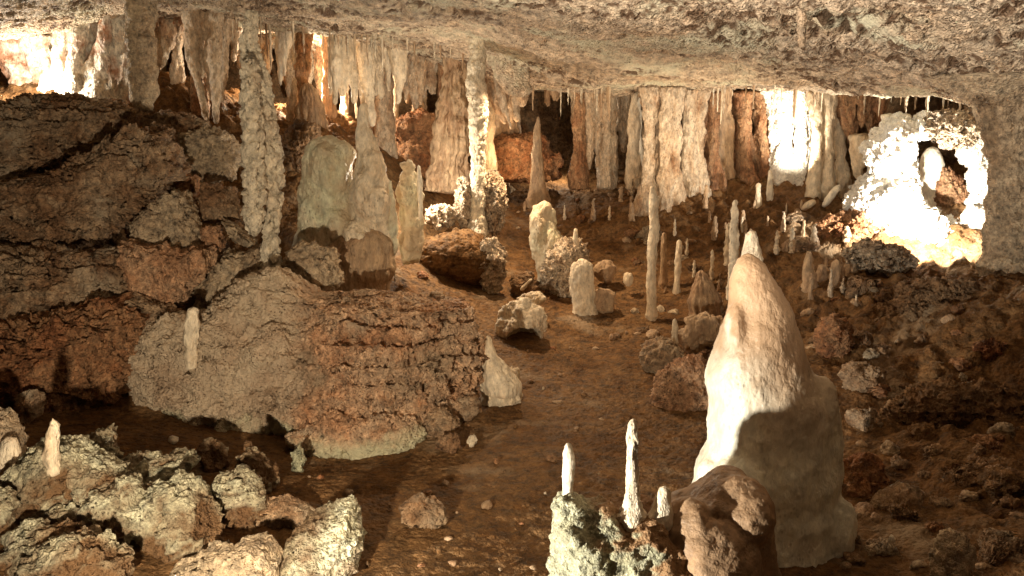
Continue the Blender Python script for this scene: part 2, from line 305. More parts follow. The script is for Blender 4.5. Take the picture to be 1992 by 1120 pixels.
# ------------------------------------------------------------------ formation builders
def smooth_interp(t, tk, vk):
    tk, vk = np.asarray(tk, float), np.asarray(vk, float)
    y = np.interp(t, tk, vk); w = max(1, len(t) // (len(tk) * 4)); ker = np.ones(2 * w + 1) / (2 * w + 1)
    yp = np.r_[np.full(w, y[0]), y, np.full(w, y[-1])]; return np.convolve(yp, ker, 'valid')
def spindle(prof, Y, k=1.0, seed=0, res=.02, tip='top', flute=(0, 0.0), ripple=0.0, ripf=9.0, rough=.04, knob=(0, 0.0), jag=0.0, lean=0.0, bury=.12, flare=0.0, capmax=.14, wob=.25, crack=(0, 0.0)):
    """prof: rows (v, u_left, u_right) of the outline, top to bottom; a solid of revolution-like rock grown round its axis"""
    prof = sorted(prof); v = [p[0] for p in prof]
    a = np.array([P(p[1], p[0], Y) for p in prof]); b = np.array([P(p[2], p[0], Y) for p in prof])
    z, cx, rr = a[:, 2], (a[:, 0] + b[:, 0]) / 2, (b[:, 0] - a[:, 0]) / 2
    if bury and tip != 'both' and tip != 'bottom': z, cx, rr = np.r_[z, z[-1] - bury], np.r_[cx, cx[-1]], np.r_[rr, rr[-1] * (1.05 + flare)]
    if tip == 'bottom': z, cx, rr = np.r_[z[0] + .15, z], np.r_[cx[0], cx], np.r_[rr[0] * 1.1, rr]
    H = z[0] - z[-1]; nz = int(max(14, min(260, H / res))); R_ = rr.max(); nphi = 2 * int(max(7, min(130, 3.14 * R_ / res)))
    t = np.linspace(0, 1, nz); zz = z[0] - t * H
    cx_, r_ = smooth_interp(-zz, -z, cx), smooth_interp(-zz, -z, rr)
    def cap(d, r0): x = np.clip(d / max(r0, 1e-4), 0, 1); return np.sqrt(np.maximum(1 - (1 - x) ** 2, 0))
    if tip in ('top', 'both'): r_ = r_ * np.maximum(cap(t * H, min(rr[0] * 1.3 + .004, capmax)), .03)
    if tip in ('bottom', 'both'): r_ = r_ * np.maximum(cap((1 - t) * H, min(rr[-1] * 1.3 + .004, capmax)), .03)
    if tip == 'top' and R_ < .2: r_ = r_ * (1 + .32 * np.exp(-np.abs(zz - (z[-1] + bury)) / (.8 * R_)).clip(0, 1))
    wz = np.stack([zz * 2.2 + seed * 9.1, zz * 0 + seed, zz * 0], 1); cx_ = cx_ + wob * rr.mean() * (perlin(wz) + .5 * perlin(wz * 2.7)); r_ = r_ * (1 + wob * .45 * perlin(wz * 4.1 + 5))
    ph = np.linspace(0, 2 * np.pi, nphi, endpoint=False); PH, RR = np.meshgrid(ph, r_); ZZ = np.repeat(zz[:, None], nphi, 1); CX = np.repeat(cx_[:, None], nphi, 1)
    ux, uy = np.cos(PH), np.sin(PH); q = np.stack([CX + RR * ux, Y + k * RR * uy, ZZ], -1).reshape(-1, 3); o = seed * 7.7
    m = np.minimum(1, RR.ravel() / max(R_ * .35, 1e-4)); d = 0
    if rough: d = d + rough * (fbm(q / (R_ * 1.4 + .05) + o, 3) * 1.1 + fbm(q / (R_ * .45 + .03) + o, 3) * .5) * RR.ravel() * 2.2
    if ripple: d = d + ripple * fbm(q * (1.2, 1.2, ripf) + o, 3, ridge=True) * RR.ravel()
    if flute[0]: d = d + flute[1] * RR.ravel() * (np.abs(perlin(np.stack([ux.ravel() * flute[0] + o, uy.ravel() * flute[0], q[:, 2] * .7], 1))) * 2.6 - .6)
    if flute[0]: d = d + flute[1] * .5 * RR.ravel() * fbm(q * (9, 9, 1.3) + o, 3, ridge=True)
    if knob[0]: d = d + knob[1] * (.55 - worley(q * knob[0] + o)) * m
    q[:, 0] += ux.ravel() * d; q[:, 1] += uy.ravel() * d
    if crack[0]:
        e = -crack[1] * np.exp(-cells(q * (crack[0], crack[0], crack[0] * 1.5) + .6 * fbm(q * crack[0], 2)[:, None] + o) / .07); q[:, 0] += ux.ravel() * e; q[:, 1] += uy.ravel() * e
    if jag:
        T = np.repeat(t, nphi); q[:, 2] += jag * (perlin(np.stack([q[:, 0] * 5 + o, q[:, 1] * 5, q[:, 0] * 0], 1)) * 1.6 - np.maximum(perlin(q * (15, 15, 0) + o), 0) * 2.4 + .3) * T ** 2
    f = quads(nphi, nz, True)[:, ::-1]
    top, bot = len(q), len(q) + 1; q = np.concatenate([q, [[cx_[0], Y, zz[0] + .2 * r_[0]], [cx_[-1], Y, zz[-1] - .2 * r_[-1]]]])
    i = np.arange(nphi); j = (i + 1) % nphi; L0 = (nz - 1) * nphi
    # caps as triangles folded into quads of two neighbours
    ev = np.arange(0, nphi - 1, 2); cq = [np.stack([np.full(len(ev), top), ev, ev + 1, (ev + 2) % nphi], 1), np.stack([np.full(len(ev), bot), L0 + (ev + 2) % nphi, L0 + ev + 1, L0 + ev], 1)]
    f = np.concatenate([f] + cq)
    return q, f, np.array([cx_[-1], Y, zz[-1] + (bury if tip == 'top' else 0)])
def cube_sphere(n):
    g = np.tan(np.linspace(-1, 1, n) * np.pi / 4); A, B = np.meshgrid(g, g); o = np.ones_like(A)
    vs, fs = [], []
    for i, (p, fl) in enumerate([((A, B, o), 0), ((A, B, -o), 1), ((o, A, B), 0), ((-o, A, B), 1), ((A, o, B), 1), ((A, -o, B), 0)]):
        v = np.stack([x.ravel() for x in p], 1); f = quads(n, n) + i * n * n; vs.append(v); fs.append(f[:, ::-1] if fl else f)
    v, f = np.concatenate(vs), np.concatenate(fs); v /= np.linalg.norm(v, axis=1)[:, None]
    key = np.round(v * 1e5).astype(np.int64); _, first, inv = np.unique(key, axis=0, return_index=True, return_inverse=True)
    return v[first], inv.ravel()[f]
_CS = {}
def boulder_geo(u0, u1, v0, v1, Y, ry=1.0, seed=0, planes=14, hard=9, rough=.10, strata=0.0, stf=9.0, knob=(0, 0.0), flute=(0, 0.0), tilt=0.0, res=.016, ridge=True, crack=.05, poly=None, lean=0.0, flat=.8, box=.45):
    a, b = P(u0, (v0 + v1) / 2, Y), P(u1, (v0 + v1) / 2, Y); c = P((u0 + u1) / 2, (v0 + v1) / 2, Y)
    rx = (b[0] - a[0]) / 2; rz = (P((u0 + u1) / 2, v0, Y)[2] - P((u0 + u1) / 2, v1, Y)[2]) / 2; ryy = ry * (rx + rz) / 2
    n = int(max(12, min(130, 1.6 * max(rx, rz) / res))); 
    if n not in _CS: _CS[n] = cube_sphere(n)
    d, f = _CS[n]; rs = np.random.RandomState(seed + 100); q = d.copy()
    if planes:
        nn = rs.normal(size=(planes, 3)); nn /= np.linalg.norm(nn, axis=1)[:, None]; dist = rs.uniform(.62, 1.0, planes)
        s = (np.maximum(d @ nn.T, 0) / dist) ** hard; r = (s.sum(1) + 1.05 ** -hard) ** (-1 / hard); q = d * np.minimum(r, 1.08)[:, None]
    if poly is not None:                             # outline given corner by corner; the rock bulges out of it front and back
        w_ = np.array([P(pu, pv, Y) for pu, pv in poly])[:, [0, 2]] - (c[0], c[2]); an = np.arctan2(w_[:, 1], w_[:, 0]); od = np.argsort(an)
        w2 = np.r_[w_[od[-1:]], w_[od], w_[od[:1]]]; af = np.linspace(-np.pi, np.pi, 721); rad = np.zeros(721)
        for e0, e1 in zip(w2[:-1], w2[1:]):
            dx_, dz_ = np.cos(af), np.sin(af); ex, ez = e1 - e0; den = dx_ * ez - dz_ * ex; den = np.where(np.abs(den) < 1e-9, 1e-9, den)
            t_ = (e0[0] * ez - e0[1] * ex) / den; s_ = (e0[0] * dz_ - e0[1] * dx_) / den; rad = np.where((s_ >= -1e-6) & (s_ <= 1 + 1e-6) & (t_ > 0), np.maximum(rad, t_), rad)
        rad = np.where(rad == 0, np.median(rad), rad); ker = np.ones(7) / 7; rad = np.convolve(np.r_[rad[-4:-1], rad, rad[1:4]], ker, 'valid')
        s2 = np.hypot(d[:, 0], d[:, 2]); pr = np.interp(np.arctan2(d[:, 2], d[:, 0]), af, rad); fac = np.linalg.norm(q, axis=1)
        g = pr * s2 ** flat; inv = np.maximum(s2, 1e-6)
        q = np.stack([g * d[:, 0] / inv, ryy * np.sign(d[:, 1]) * np.abs(d[:, 1]) ** box * fac, g * d[:, 2] / inv], 1)
    else: q = q * (rx, ryy, rz)
    q[:, 1] += lean * q[:, 2]
    sz = min(rx, rz); o = seed * 3.1
    e = fbm(q / (sz * 1.1) + o, 3) * rough * sz * 1.3 + fbm(q / (sz * .36) + o, 5, .58, ridge=ridge) * rough * sz * .8
    if crack:
        e = e - crack * sz * (1.6 * np.exp(-cells(q * (1.1, 1.1, 1.7) / (sz * .75) + o + fbm(q / sz, 2)[:, None] * .3) / .05) + .6 * np.exp(-cells(q * (1, 1, 1.5) / (sz * .3) + o) / .08))
        wq = q + .18 * sz * np.stack([fbm(q / sz * 1.6 + o + k_ * 9, 3) for k_ in range(3)], 1)
        e = e + crack * sz * (1.5 * perlin(np.floor(wq * (1.9, 1.9, 3.2) / sz) * 5.3 + o) + .8 * perlin(np.floor(wq * (4.6, 4.6, 7) / sz) * 3.7 + o))
    if strata:
        zz = q[:, 2] + fbm(q * 1.3 + o, 2) * .12 + q[:, 0] * .08
        sw = (zz * stf + 1.2 * perlin(np.stack([q[:, 0] * 1.1 + o, q[:, 1] * 1.1, zz * stf * .3], 1))) % 1.0; e = e + strata * (.4 + fbm(q * 1.6 + o + 9, 2)) * (1.2 * np.where(sw < .82, sw / .82, (1 - sw) / .18) - .6); sw = (zz * stf * 2.7 + 1.5 * perlin(np.stack([q[:, 0] * 1.7 + o, q[:, 1] * 1.7, zz * stf * .6], 1))) % 1.0; e = e + .45 * strata * (.4 + fbm(q * 2.6 + o + 4, 2)) * np.where(sw < .8, sw / .8, (1 - sw) / .2)
    if flute[0]: e = e + flute[1] * (np.abs(perlin(np.stack([q[:, 0] * flute[0] + o, q[:, 1] * flute[0], q[:, 2] * flute[0] * .15], 1))) * 2.4 - .6)
    if knob[0]: e = e + knob[1] * (.55 - worley(q * knob[0] + o))
    q = q + d * e[:, None]
    if poly is not None: q = q + np.stack([.10 * sz * fbm(q / sz * 2.1 + o + k_ * 5, 3) * (.6 if k_ == 1 else 1) for k_ in range(3)], 1)
    if tilt:
        ct, st = math.cos(R(tilt)), math.sin(R(tilt)); q = np.stack([q[:, 0] * ct + q[:, 2] * st, q[:, 1], -q[:, 0] * st + q[:, 2] * ct], 1)
    q = q + c
    return q, f, np.array([c[0], Y, c[2] - rz])
def fuse(parts, voxel=.018, smooth=4):
    """several overlapping shapes grown together into one skin"""
    off, V, F = 0, [], []
    for q, f in parts: V.append(q); F.append(f + off); off += len(q)
    n0 = len(SURF); ob = link_mesh('tmp', np.concatenate(V), np.concatenate(F), MATS['mud'], solid=False)
    m = ob.modifiers.new('r', 'REMESH'); m.mode = 'VOXEL'; m.voxel_size = voxel
    if smooth: m2 = ob.modifiers.new('s', 'SMOOTH'); m2.iterations = smooth; m2.factor = .5
    ev = ob.evaluated_get(bpy.context.evaluated_depsgraph_get()); me = ev.to_mesh()
    q = np.empty(len(me.vertices) * 3, np.float32); me.vertices.foreach_get('co', q); q = q.reshape(-1, 3).astype(float)
    nr = np.empty(len(q) * 3, np.float32); me.vertices.foreach_get('normal', nr); nr = nr.reshape(-1, 3)
    f = np.empty(len(me.loops), np.int32); me.loops.foreach_get('vertex_index', f); f = f.reshape(-1, 4)
    ev.to_mesh_clear(); d = ob.data; bpy.data.objects.remove(ob); bpy.data.meshes.remove(d)
    return q, f, nr
def organic(core, bumps, seed, voxel=.016, smooth=4, knob=(9, .03), wave=.03, crack=0.0, fine=.012):
    """core shapes plus odd lumps grown into one natural body"""
    q, f, nr = fuse(core + bumps, voxel, smooth)
    d = wave * fbm(q * 2.2 + seed, 3) * 1.4 + knob[1] * (.5 - worley(q * (knob[0], knob[0], knob[0] * .7) + seed)) + fine * fbm(q * 9 + seed, 4, .55, ridge=True)
    if crack: d = d - crack * np.exp(-cells(q * 4 + .6 * fbm(q * 4, 2)[:, None] + seed) / .07)
    return q + nr * d[:, None], f
def strands(prof, Y, seed, n=None, hang=True, k=.5, mode='hang', voxel=.018, knob=.02, spread=.16):
    """a bundle of dripstone strands inside the outline prof, fused into one drapery or pillar"""
    rs = np.random.RandomState(seed); prof = sorted(prof); vv = np.array([p[0] for p in prof], float); L = np.array([p[1] for p in prof], float); Rr = np.array([p[2] for p in prof], float)
    wid = (Rr - L).mean(); n = n or int(max(3, min(12, wid / 11))); parts = []; v0, v1 = vv[0], vv[-1]; H = v1 - v0
    for i in range(n):
        s = (i + rs.uniform(.15, .85)) / n; hw = wid / n * (rs.uniform(.7, 1.5) if mode == 'hang' else rs.uniform(.75, 1.25)); Yi = Y + rs.uniform(-spread, spread) + (s - .5) ** 2 * k * 1.2
        kind = rs.uniform()
        if mode == 'hang': a, b, sh = v0, v1 - H * (rs.uniform(0, .25) if kind < .7 else rs.uniform(.25, .6)), 'hang'
        elif kind < .8: a, b, sh = v0, v1, 'col'
        elif kind < .9: a, b, sh = v0, v0 + H * rs.uniform(.25, .75), 'hang'
        else: a, b, sh = v0 + H * rs.uniform(.35, .8), v1, 'rise'
        m = 7; t = np.linspace(0, 1, m); vs = a + (b - a) * t; w = {'hang': 1.2 - .95 * t ** 1.5, 'col': .8 + .55 * (2 * t - 1) ** 2, 'rise': .35 + .95 * t}[sh] * rs.uniform(.75, 1.25, m)
        c = np.interp(vs, vv, L + (Rr - L) * s)
        q, f, o = spindle([(x, cc - hw * ww, cc + hw * ww) for x, cc, ww in zip(vs, c, w)], Yi, seed=seed * 13 + i, res=voxel * 1.6, tip={'hang': 'bottom', 'col': 'none', 'rise': 'top'}[sh], rough=.08, wob=.3, bury=.25 if sh != 'hang' else 0, ripple=.06); parts.append((q, f))
    q, f, nr = fuse(parts, voxel, 1)
    d = knob * (.5 - worley(q * (11, 11, 6) + seed)) + knob * .8 * fbm(q * (7, 7, 2.5) + seed, 3, ridge=True)
    z = P(prof[0][1], vv[-1], Y); return q + nr * d[:, None], f, np.array([(L[-1] + Rr[-1]) / 2 * 0 + z[0], Y, z[2]])
def slab(name, label, mat, poly, Y, cat='rock', group=None, **k):
    us, vs = [p[0] for p in poly], [p[1] for p in poly]
    return boulder(name, label, mat, min(us), max(us), min(vs), max(vs), Y, cat=cat, group=group, poly=poly, **dict(dict(planes=9, hard=12, rough=.15, ry=.8, crack=.10), **k))
def rest(name, label, mat, u0, u1, v0, v1, cat='rock', group=None, ry=.9, **k):
    """a rock whose lower edge stands on what lies under photo pixel row v1"""
    h = ground_hit((u0 + u1) / 2, v1); Y = h[1] + .45 * ry * (u1 - u0 + v1 - v0) / 4 / FPX * h[1]
    return boulder(name, label, mat, u0, u1, v0, v1 + .12 * (v1 - v0), Y, cat=cat, group=group, ry=ry, **k)
def boulder(name, label, mat, *a, cat='rock', group=None, **k):
    q, f, o = boulder_geo(*a, **k); ob = link_mesh(name, q, f, MATS[mat], origin=o); return tag(ob, label, cat, group)
def formation(name, label, cat, mat, prof, Y, group=None, solid=False, **k):
    q, f, o = spindle(prof, Y, **k); ob = link_mesh(name, q, f, MATS[mat], origin=o, solid=solid); return tag(ob, label, cat, group)


# ================================================================== THINGS
# ---- left wall of boulders
WB = 'boulders heaped against the left wall'
slab('boulder', 'long dark brown slab highest on the left rock slope, under the glaring lit ledge', 'brown_rock', [(-70, 205), (60, 188), (180, 196), (266, 212), (252, 250), (205, 290), (150, 330), (60, 350), (-70, 345)], 10.0, seed=1, strata=.09, stf=7, lean=.5, group=WB)
slab('boulder', 'largest overhanging boulder on the left slope with pale underside and black crack beneath', 'brown_rock', [(20, 352), (150, 334), (215, 288), (262, 248), (305, 258), (342, 298), (350, 335), (305, 395), (235, 445), (160, 468), (100, 430), (30, 395)], 9.3, seed=2, strata=.10, stf=7, lean=.3, group=WB)
slab('boulder', 'rough brown boulder at the far left edge between the two big slabs', 'brown_rock', [(-80, 340), (30, 350), (60, 400), (140, 455), (80, 475), (-80, 480)], 9.2, seed=3, strata=.09, lean=.3, group=WB)
slab('boulder', 'cracked brown rock band under the black crack of the largest left boulder', 'brown_rock', [(-80, 476), (80, 488), (160, 492), (255, 474), (275, 520), (300, 565), (285, 605), (200, 592), (130, 606), (60, 645), (-80, 665)], 8.6, seed=5, strata=.11, stf=8, lean=.3, group=WB)
slab('boulder', 'wide red brown layered rock mass low on the left wall', 'red_rock', [(-80, 650), (100, 608), (200, 590), (280, 615), (275, 700), (250, 765), (130, 800), (-80, 820)], 7.9, seed=4, strata=.11, stf=9, lean=.3, group=WB)
slab('boulder', 'grey pink cone shaped boulder standing on the orange fluted block', 'grey_rock', [(332, 372), (356, 378), (386, 440), (393, 486), (330, 484), (272, 474), (262, 435), (300, 395)], 8.9, seed=6, strata=.03, lean=.3, group=WB)
slab('boulder', 'small orange block wedged right of the grey pink cone boulder', 'orange_rock', [(388, 445), (425, 438), (438, 480), (412, 508), (394, 480)], 8.9, seed=7, group=WB)
slab('flowstone', 'orange fluted flowstone block with grey flat top on the left slope', 'orange_rock', [(245, 472), (330, 478), (398, 488), (408, 525), (380, 548), (345, 598), (295, 588), (250, 530)], 8.5, cat='flowstone', seed=8, planes=0, rough=.07, crack=0, flute=(9, .06), flat=.6)
slab('boulder', 'brown block perched beside the tall column, over a tilted slab', 'brown_rock', [(400, 358), (456, 364), (464, 425), (395, 432), (386, 395)], 9.4, seed=9, group=WB)
slab('boulder', 'thin tilted slab leaning at the foot of the tall column', 'grey_rock', [(432, 428), (450, 432), (500, 472), (492, 486), (460, 470)], 9.0, ry=1.0, seed=10, rough=.08, group=WB)
slab('boulder', 'pale rough slanting rock behind the tall column high on the left slope', 'grey_rock', [(345, 262), (420, 250), (462, 290), (464, 350), (420, 352), (375, 345)], 10.2, seed=11, lean=.3, group=WB)
slab('boulder', 'dark rock under the grey ceiling pendant at the top of the left slope', 'brown_rock', [(262, 232), (330, 215), (400, 240), (380, 290), (345, 300), (305, 256)], 10.5, seed=12, lean=.3, group=WB)
slab('boulder', 'narrow brown wedge in the dark cleft right of the largest left boulder', 'red_rock', [(350, 330), (385, 345), (395, 420), (370, 400), (320, 385)], 9.7, seed=16, group=WB)
slab('boulder', 'cracked grey rock below the small orange block on the left slope', 'grey_rock', [(412, 520), (440, 492), (510, 480), (520, 560), (480, 610), (400, 600), (385, 560)], 8.7, seed=13, lean=.2, group=WB)
slab('boulder', 'grey boulder on the mound, right of the tall column foot', 'grey_rock', [(566, 490), (600, 472), (650, 488), (668, 540), (640, 580), (580, 578), (556, 530)], 8.7, ry=.9, seed=14, group=WB)
slab('boulder', 'brown rough rock low on the left slope beside the small yellow stalagmite', 'brown_rock', [(256, 575), (300, 590), (350, 600), (372, 625), (340, 665), (280, 665), (250, 625)], 8.1, seed=15, group=WB)

# ---- central mound
parts = [spindle([(520, 470, 600), (545, 430, 640), (590, 380, 665), (650, 330, 675), (720, 285, 680), (790, 252, 685), (850, 246, 690), (910, 250, 690)], 8.0, k=.62, seed=20, rough=.08, res=.03, tip='top', bury=.2)[:2],
         spindle([(572, 650, 856), (592, 615, 890), (630, 575, 912), (700, 545, 932), (770, 528, 938), (810, 526, 936), (850, 545, 905), (895, 570, 850)], 7.75, k=.72, seed=21, rough=.05, res=.03, tip='top', bury=.15)[:2],
         spindle([(585, 500, 562), (615, 470, 600), (660, 440, 640)], 8.5, seed=22, rough=.05, res=.03, tip='none')[:2],
         boulder_geo(255, 480, 610, 850, 7.9, ry=.6, seed=26, planes=7, rough=.1, res=.03)[:2], boulder_geo(430, 640, 640, 840, 7.55, ry=.5, seed=27, planes=7, rough=.1, res=.03)[:2],
         boulder_geo(560, 820, 780, 905, 7.1, ry=.7, seed=28, planes=7, rough=.1, res=.03)[:2], boulder_geo(820, 925, 590, 700, 7.6, ry=.7, seed=29, planes=7, rough=.2, res=.03)[:2],
         boulder_geo(580, 700, 560, 640, 7.9, ry=.8, seed=30, planes=7, rough=.2, res=.03)[:2], boulder_geo(590, 850, 556, 640, 8.1, ry=.7, seed=25, planes=7, rough=.15, res=.03)[:2]]
q, f, nr = fuse(parts, .017, 14)
uq = (q[:, 0] + 1.75) / .35; right = np.clip(uq, 0, 1)          # right of this the face is cracked, left of it the flowstone is wrinkled
low = np.clip((q[:, 2] - .1) / .25, 0, 1)
sw = (q[:, 2] * 8.5 + q[:, 0] * .5 + 1.4 * fbm(q * 1.4, 3)) % 1.0
d = fbm(q * 1.7 + 4, 4) * .07 + fbm(q * 6 + 2, 4, .55, ridge=True) * .022
up = np.clip((q[:, 2] - .50 + .15 * fbm(q * 2 + 3, 2)) / .15, 0, 1); flu = fbm(q * (6.5, 6.5, 1.3) + 1.2 * fbm(q * 2, 2)[:, None], 4, .6, ridge=True)
d = d + right * low * ((.02 + .05 * up) * np.where(sw < .85, sw / .85, (1 - sw) / .15) + (.055 - .03 * up) * flu - .07 * np.exp(-cells(q * (4.6, 4.6, 1.5) + 1.4 * fbm(q * 3, 2)[:, None]) / .09) + .025 * (.5 - worley(q * 13)))
d = d + (1 - right) * (.022 * np.sin(q[:, 2] * 26 + q[:, 0] * 7 + 5 * fbm(q * 1.6 + 1, 3)) * np.clip(fbm(q * 1.2 + 8, 2) * 2 + .5, 0, 1) - .04 * np.exp(-cells(q * 1.9 + .5 * fbm(q * 3, 2)[:, None]) / .04))
q = q + nr * (d * 1.35)[:, None]; top = np.clip((q[:, 0] + 2.1) / .3, 0, 1); q[:, 2] -= top * .7 * np.maximum(q[:, 2] - (1.0 + .05 * fbm(q * 2, 3)), 0)
mo = link_mesh('flowstone_mound', q, f, MATS['mound_rock'], origin=P(620, 895, 7.6))
film_and_shade = np.clip((1 - (q[:, 0] + 1.95 + .35 * fbm(q * 1.6 + 6, 4)) / .3), 0, 1) * .95; film_and_shade = np.maximum(film_and_shade, np.clip((fbm(q * 1.9 + 12, 4) - .22) * 6, 0, .8))
mo.data.attributes.new('film_and_shade', 'FLOAT', 'POINT').data.foreach_set('value', film_and_shade.astype(np.float32))
tag(mo, 'big flowstone mound carrying the tall column, wrinkled grey left side and cracked orange brown face', 'mound')
for a, lab, mt, sd in [((815, 900, 788, 850), 'small crumbled rock at the right foot of the orange mound', 'brown_rock', 23), ((880, 938, 765, 815), 'blocky rubble lump under the right corner of the orange mound', 'brown_rock', 17), ((850, 905, 838, 880), 'low loose stone on the mud before the orange mound', 'brown_rock', 18), ((905, 930, 845, 868), 'small pale loose stone on the mud near the square block', 'cream', 19)]:
    rest('rock', lab, mt, *a, seed=sd, rough=.2)
slab('rock', 'pale square rock block beside the right end of the orange mound', 'cream', [(938, 705), (975, 715), (1010, 722), (1014, 775), (990, 806), (940, 804), (934, 750)], 7.9, seed=24, planes=6, rough=.06)
formation('stalagmite', 'short pointed stalagmite on the pale square block beside the orange mound', 'stalagmite', 'cream', [(650, 942, 953), (690, 940, 966), (712, 938, 985), (740, 945, 1008)], 7.75, seed=1, rough=.06)

# ---- tall column, centre column
t = empty('dripstone_column', P(530, 600, 8.6), 'tall cracked grey column from the left mound up to the ceiling', 'column')
q, f, o = spindle([(20, 476, 502), (62, 468, 503), (95, 468, 508), (125, 467, 518), (180, 468, 530), (240, 470, 540), (300, 480, 551), (360, 496, 552), (400, 512, 550), (450, 510, 545), (500, 508, 548), (545, 504, 553), (575, 502, 556), (600, 494, 566), (622, 478, 590)], 8.6, seed=2, tip='none', rough=.05, ripple=.11, ripf=7, knob=(13, .010), res=.012, crack=(5, .05), wob=.12)
link_mesh('shaft', q - P(530, 600, 8.6), f, MATS['column_rock'], parent=t, solid=False)
q, f, o = spindle([(110, 468, 500), (200, 467, 512), (300, 469, 516), (380, 471, 518), (430, 473, 513), (462, 482, 506)], 8.36, seed=3, k=.9, tip='both', rough=.06, ripple=.12, ripf=8, knob=(13, .010), res=.012, crack=(5, .05), wob=.12)
link_mesh('hanging_lobe', q - P(530, 600, 8.6), f, MATS['column_rock'], parent=t, solid=False)

CB = P(930, 450, 11.4)
t = empty('dripstone_column', CB, 'slim pale ringed column in the middle, knobbly growths at its foot', 'column')
q, f, o = spindle([(70, 912, 946), (100, 914, 944), (140, 909, 943), (200, 908, 945), (260, 915, 946), (300, 917, 944), (360, 914, 943), (410, 914, 943), (455, 910, 948)], 11.4, seed=4, tip='none', rough=.05, ripple=.22, ripf=9, res=.014, knob=(12, .02))
link_mesh('shaft', q - CB, f, MATS['column_rock'], parent=t, solid=False)
for a in [(880, 922, 338, 452, 11.5, 31), (940, 988, 318, 470, 11.6, 32)]:
    q, f, o = boulder_geo(*a[:5], ry=1.0, seed=a[5], planes=6, rough=.1, knob=(11, .07)); link_mesh('knobbly_growth', q - CB, f, MATS['knobby'], parent=t, solid=False)
boulder('boulder', 'dark brown rounded boulder under the slim ringed column', 'mud', 800, 985, 448, 560, 11.2, ry=.9, seed=33, planes=8, rough=.08)
boulder('popcorn_rock', 'white speckled popcorn rock hanging down the dark boulder below the slim column', 'knobby', 928, 985, 452, 575, 10.9, cat='rock', ry=.6, seed=34, planes=6, rough=.12, knob=(13, .07))

# ---- stalagmite cluster right of the tall column
def og(name, label, cat, mt, prof, Y, bumps, seed, k=.8, solid=True, group=None, **kw):
    core = [spindle(prof, Y, k=k, seed=seed, rough=.06, res=.025, wob=.06)[:2]]; bb = [boulder_geo(u - r, u + r, v - r * asp, v + r * asp, Y + dy * .55, ry=.9, seed=seed * 10 + i, planes=5, rough=.12, res=.03)[:2] for i, (u, v, r, asp, dy) in enumerate(bumps)]
    q, f = organic(core, bb, seed, **dict(dict(smooth=16), **kw)); o = np.array([(q[:, 0].min() + q[:, 0].max()) / 2, Y, q[:, 2].min()])
    return tag(link_mesh(name, q, f, MATS[mt], origin=o, solid=solid), label, cat, group)
og('stalagmite', 'fat pale green topped stalagmite right of the tall column', 'stalagmite', 'cream_green', [(262, 628, 660), (272, 606, 676), (300, 597, 684), (345, 588, 692), (400, 582, 698), (450, 580, 706), (500, 590, 720)], 9.9, [(640, 330, 34, 1.6, -.25), (606, 420, 26, 1.5, -.2), (660, 440, 34, 1.3, -.22), (672, 300, 18, 1.4, -.1), (600, 480, 24, 1.2, -.1)], 5, knob=(7, .04), wave=.06)
og('stalagmite', 'brown shouldered stalagmite with a narrow neck, right of the fat pale one', 'stalagmite', 'cream', [(196, 700, 716), (225, 694, 720), (250, 690, 723), (275, 690, 732), (300, 690, 740), (330, 688, 748), (370, 688, 760), (420, 684, 768), (480, 670, 770), (545, 668, 752)], 9.75, [(722, 330, 22, 1.6, -.15), (735, 400, 30, 1.4, -.2), (704, 380, 20, 2.2, -.2), (700, 470, 36, 1.1, -.25), (750, 455, 22, 1.8, -.1), (706, 255, 12, 1.5, -.08)], 6, knob=(8, .04), wave=.05)
og('curtain', 'thin wet curtain edge hanging right of the brown shouldered stalagmite', 'curtain', 'cream_green', [(345, 752, 764), (400, 757, 770), (450, 762, 775), (500, 762, 772), (530, 764, 770)], 9.6, [(764, 440, 9, 3, 0), (770, 480, 8, 2.5, .05)], 7, knob=(12, .02), wave=.02)
og('stalagmite', 'stubby grey green stalagmite with a brown crown beside the thin white spike', 'stalagmite', 'cream_green', [(325, 778, 810), (345, 776, 820), (420, 778, 824), (470, 780, 822), (492, 784, 815)], 10.3, [(795, 322, 18, .7, 0), (788, 380, 14, 2.2, -.12), (812, 430, 14, 2, -.1), (796, 470, 18, 1.2, -.1)], 8, knob=(8, .05), wave=.04)
formation('stalagmite', 'thin bright white spike beside the stubby grey green stalagmite', 'stalagmite', 'pale', [(320, 811, 818), (350, 810, 822), (380, 811, 823), (405, 813, 822)], 10.0, seed=9, rough=.05)
og('flowstone', 'smooth flowstone skirt spreading below the fat pale stalagmites', 'flowstone', 'brown_stone', [(440, 668, 752), (470, 655, 764), (505, 640, 768), (540, 628, 764), (565, 640, 756)], 9.6, [(660, 500, 26, 1, -.1), (700, 520, 34, .9, -.15), (738, 490, 24, 1.4, -.15), (680, 545, 30, .7, -.1)], 35, knob=(8, .04), wave=.05)
boulder('popcorn_rock', 'pale pink popcorn lump between the green stub and the slim column', 'knobby', 825, 890, 395, 455, 11.3, cat='rock', ry=.8, seed=36, planes=6, knob=(10, .06))
boulder('rock', 'dark rock in the gap behind the fat pale stalagmite', 'wall_rock', 540, 625, 225, 330, 11.4, ry=.8, seed=37, rough=.2)

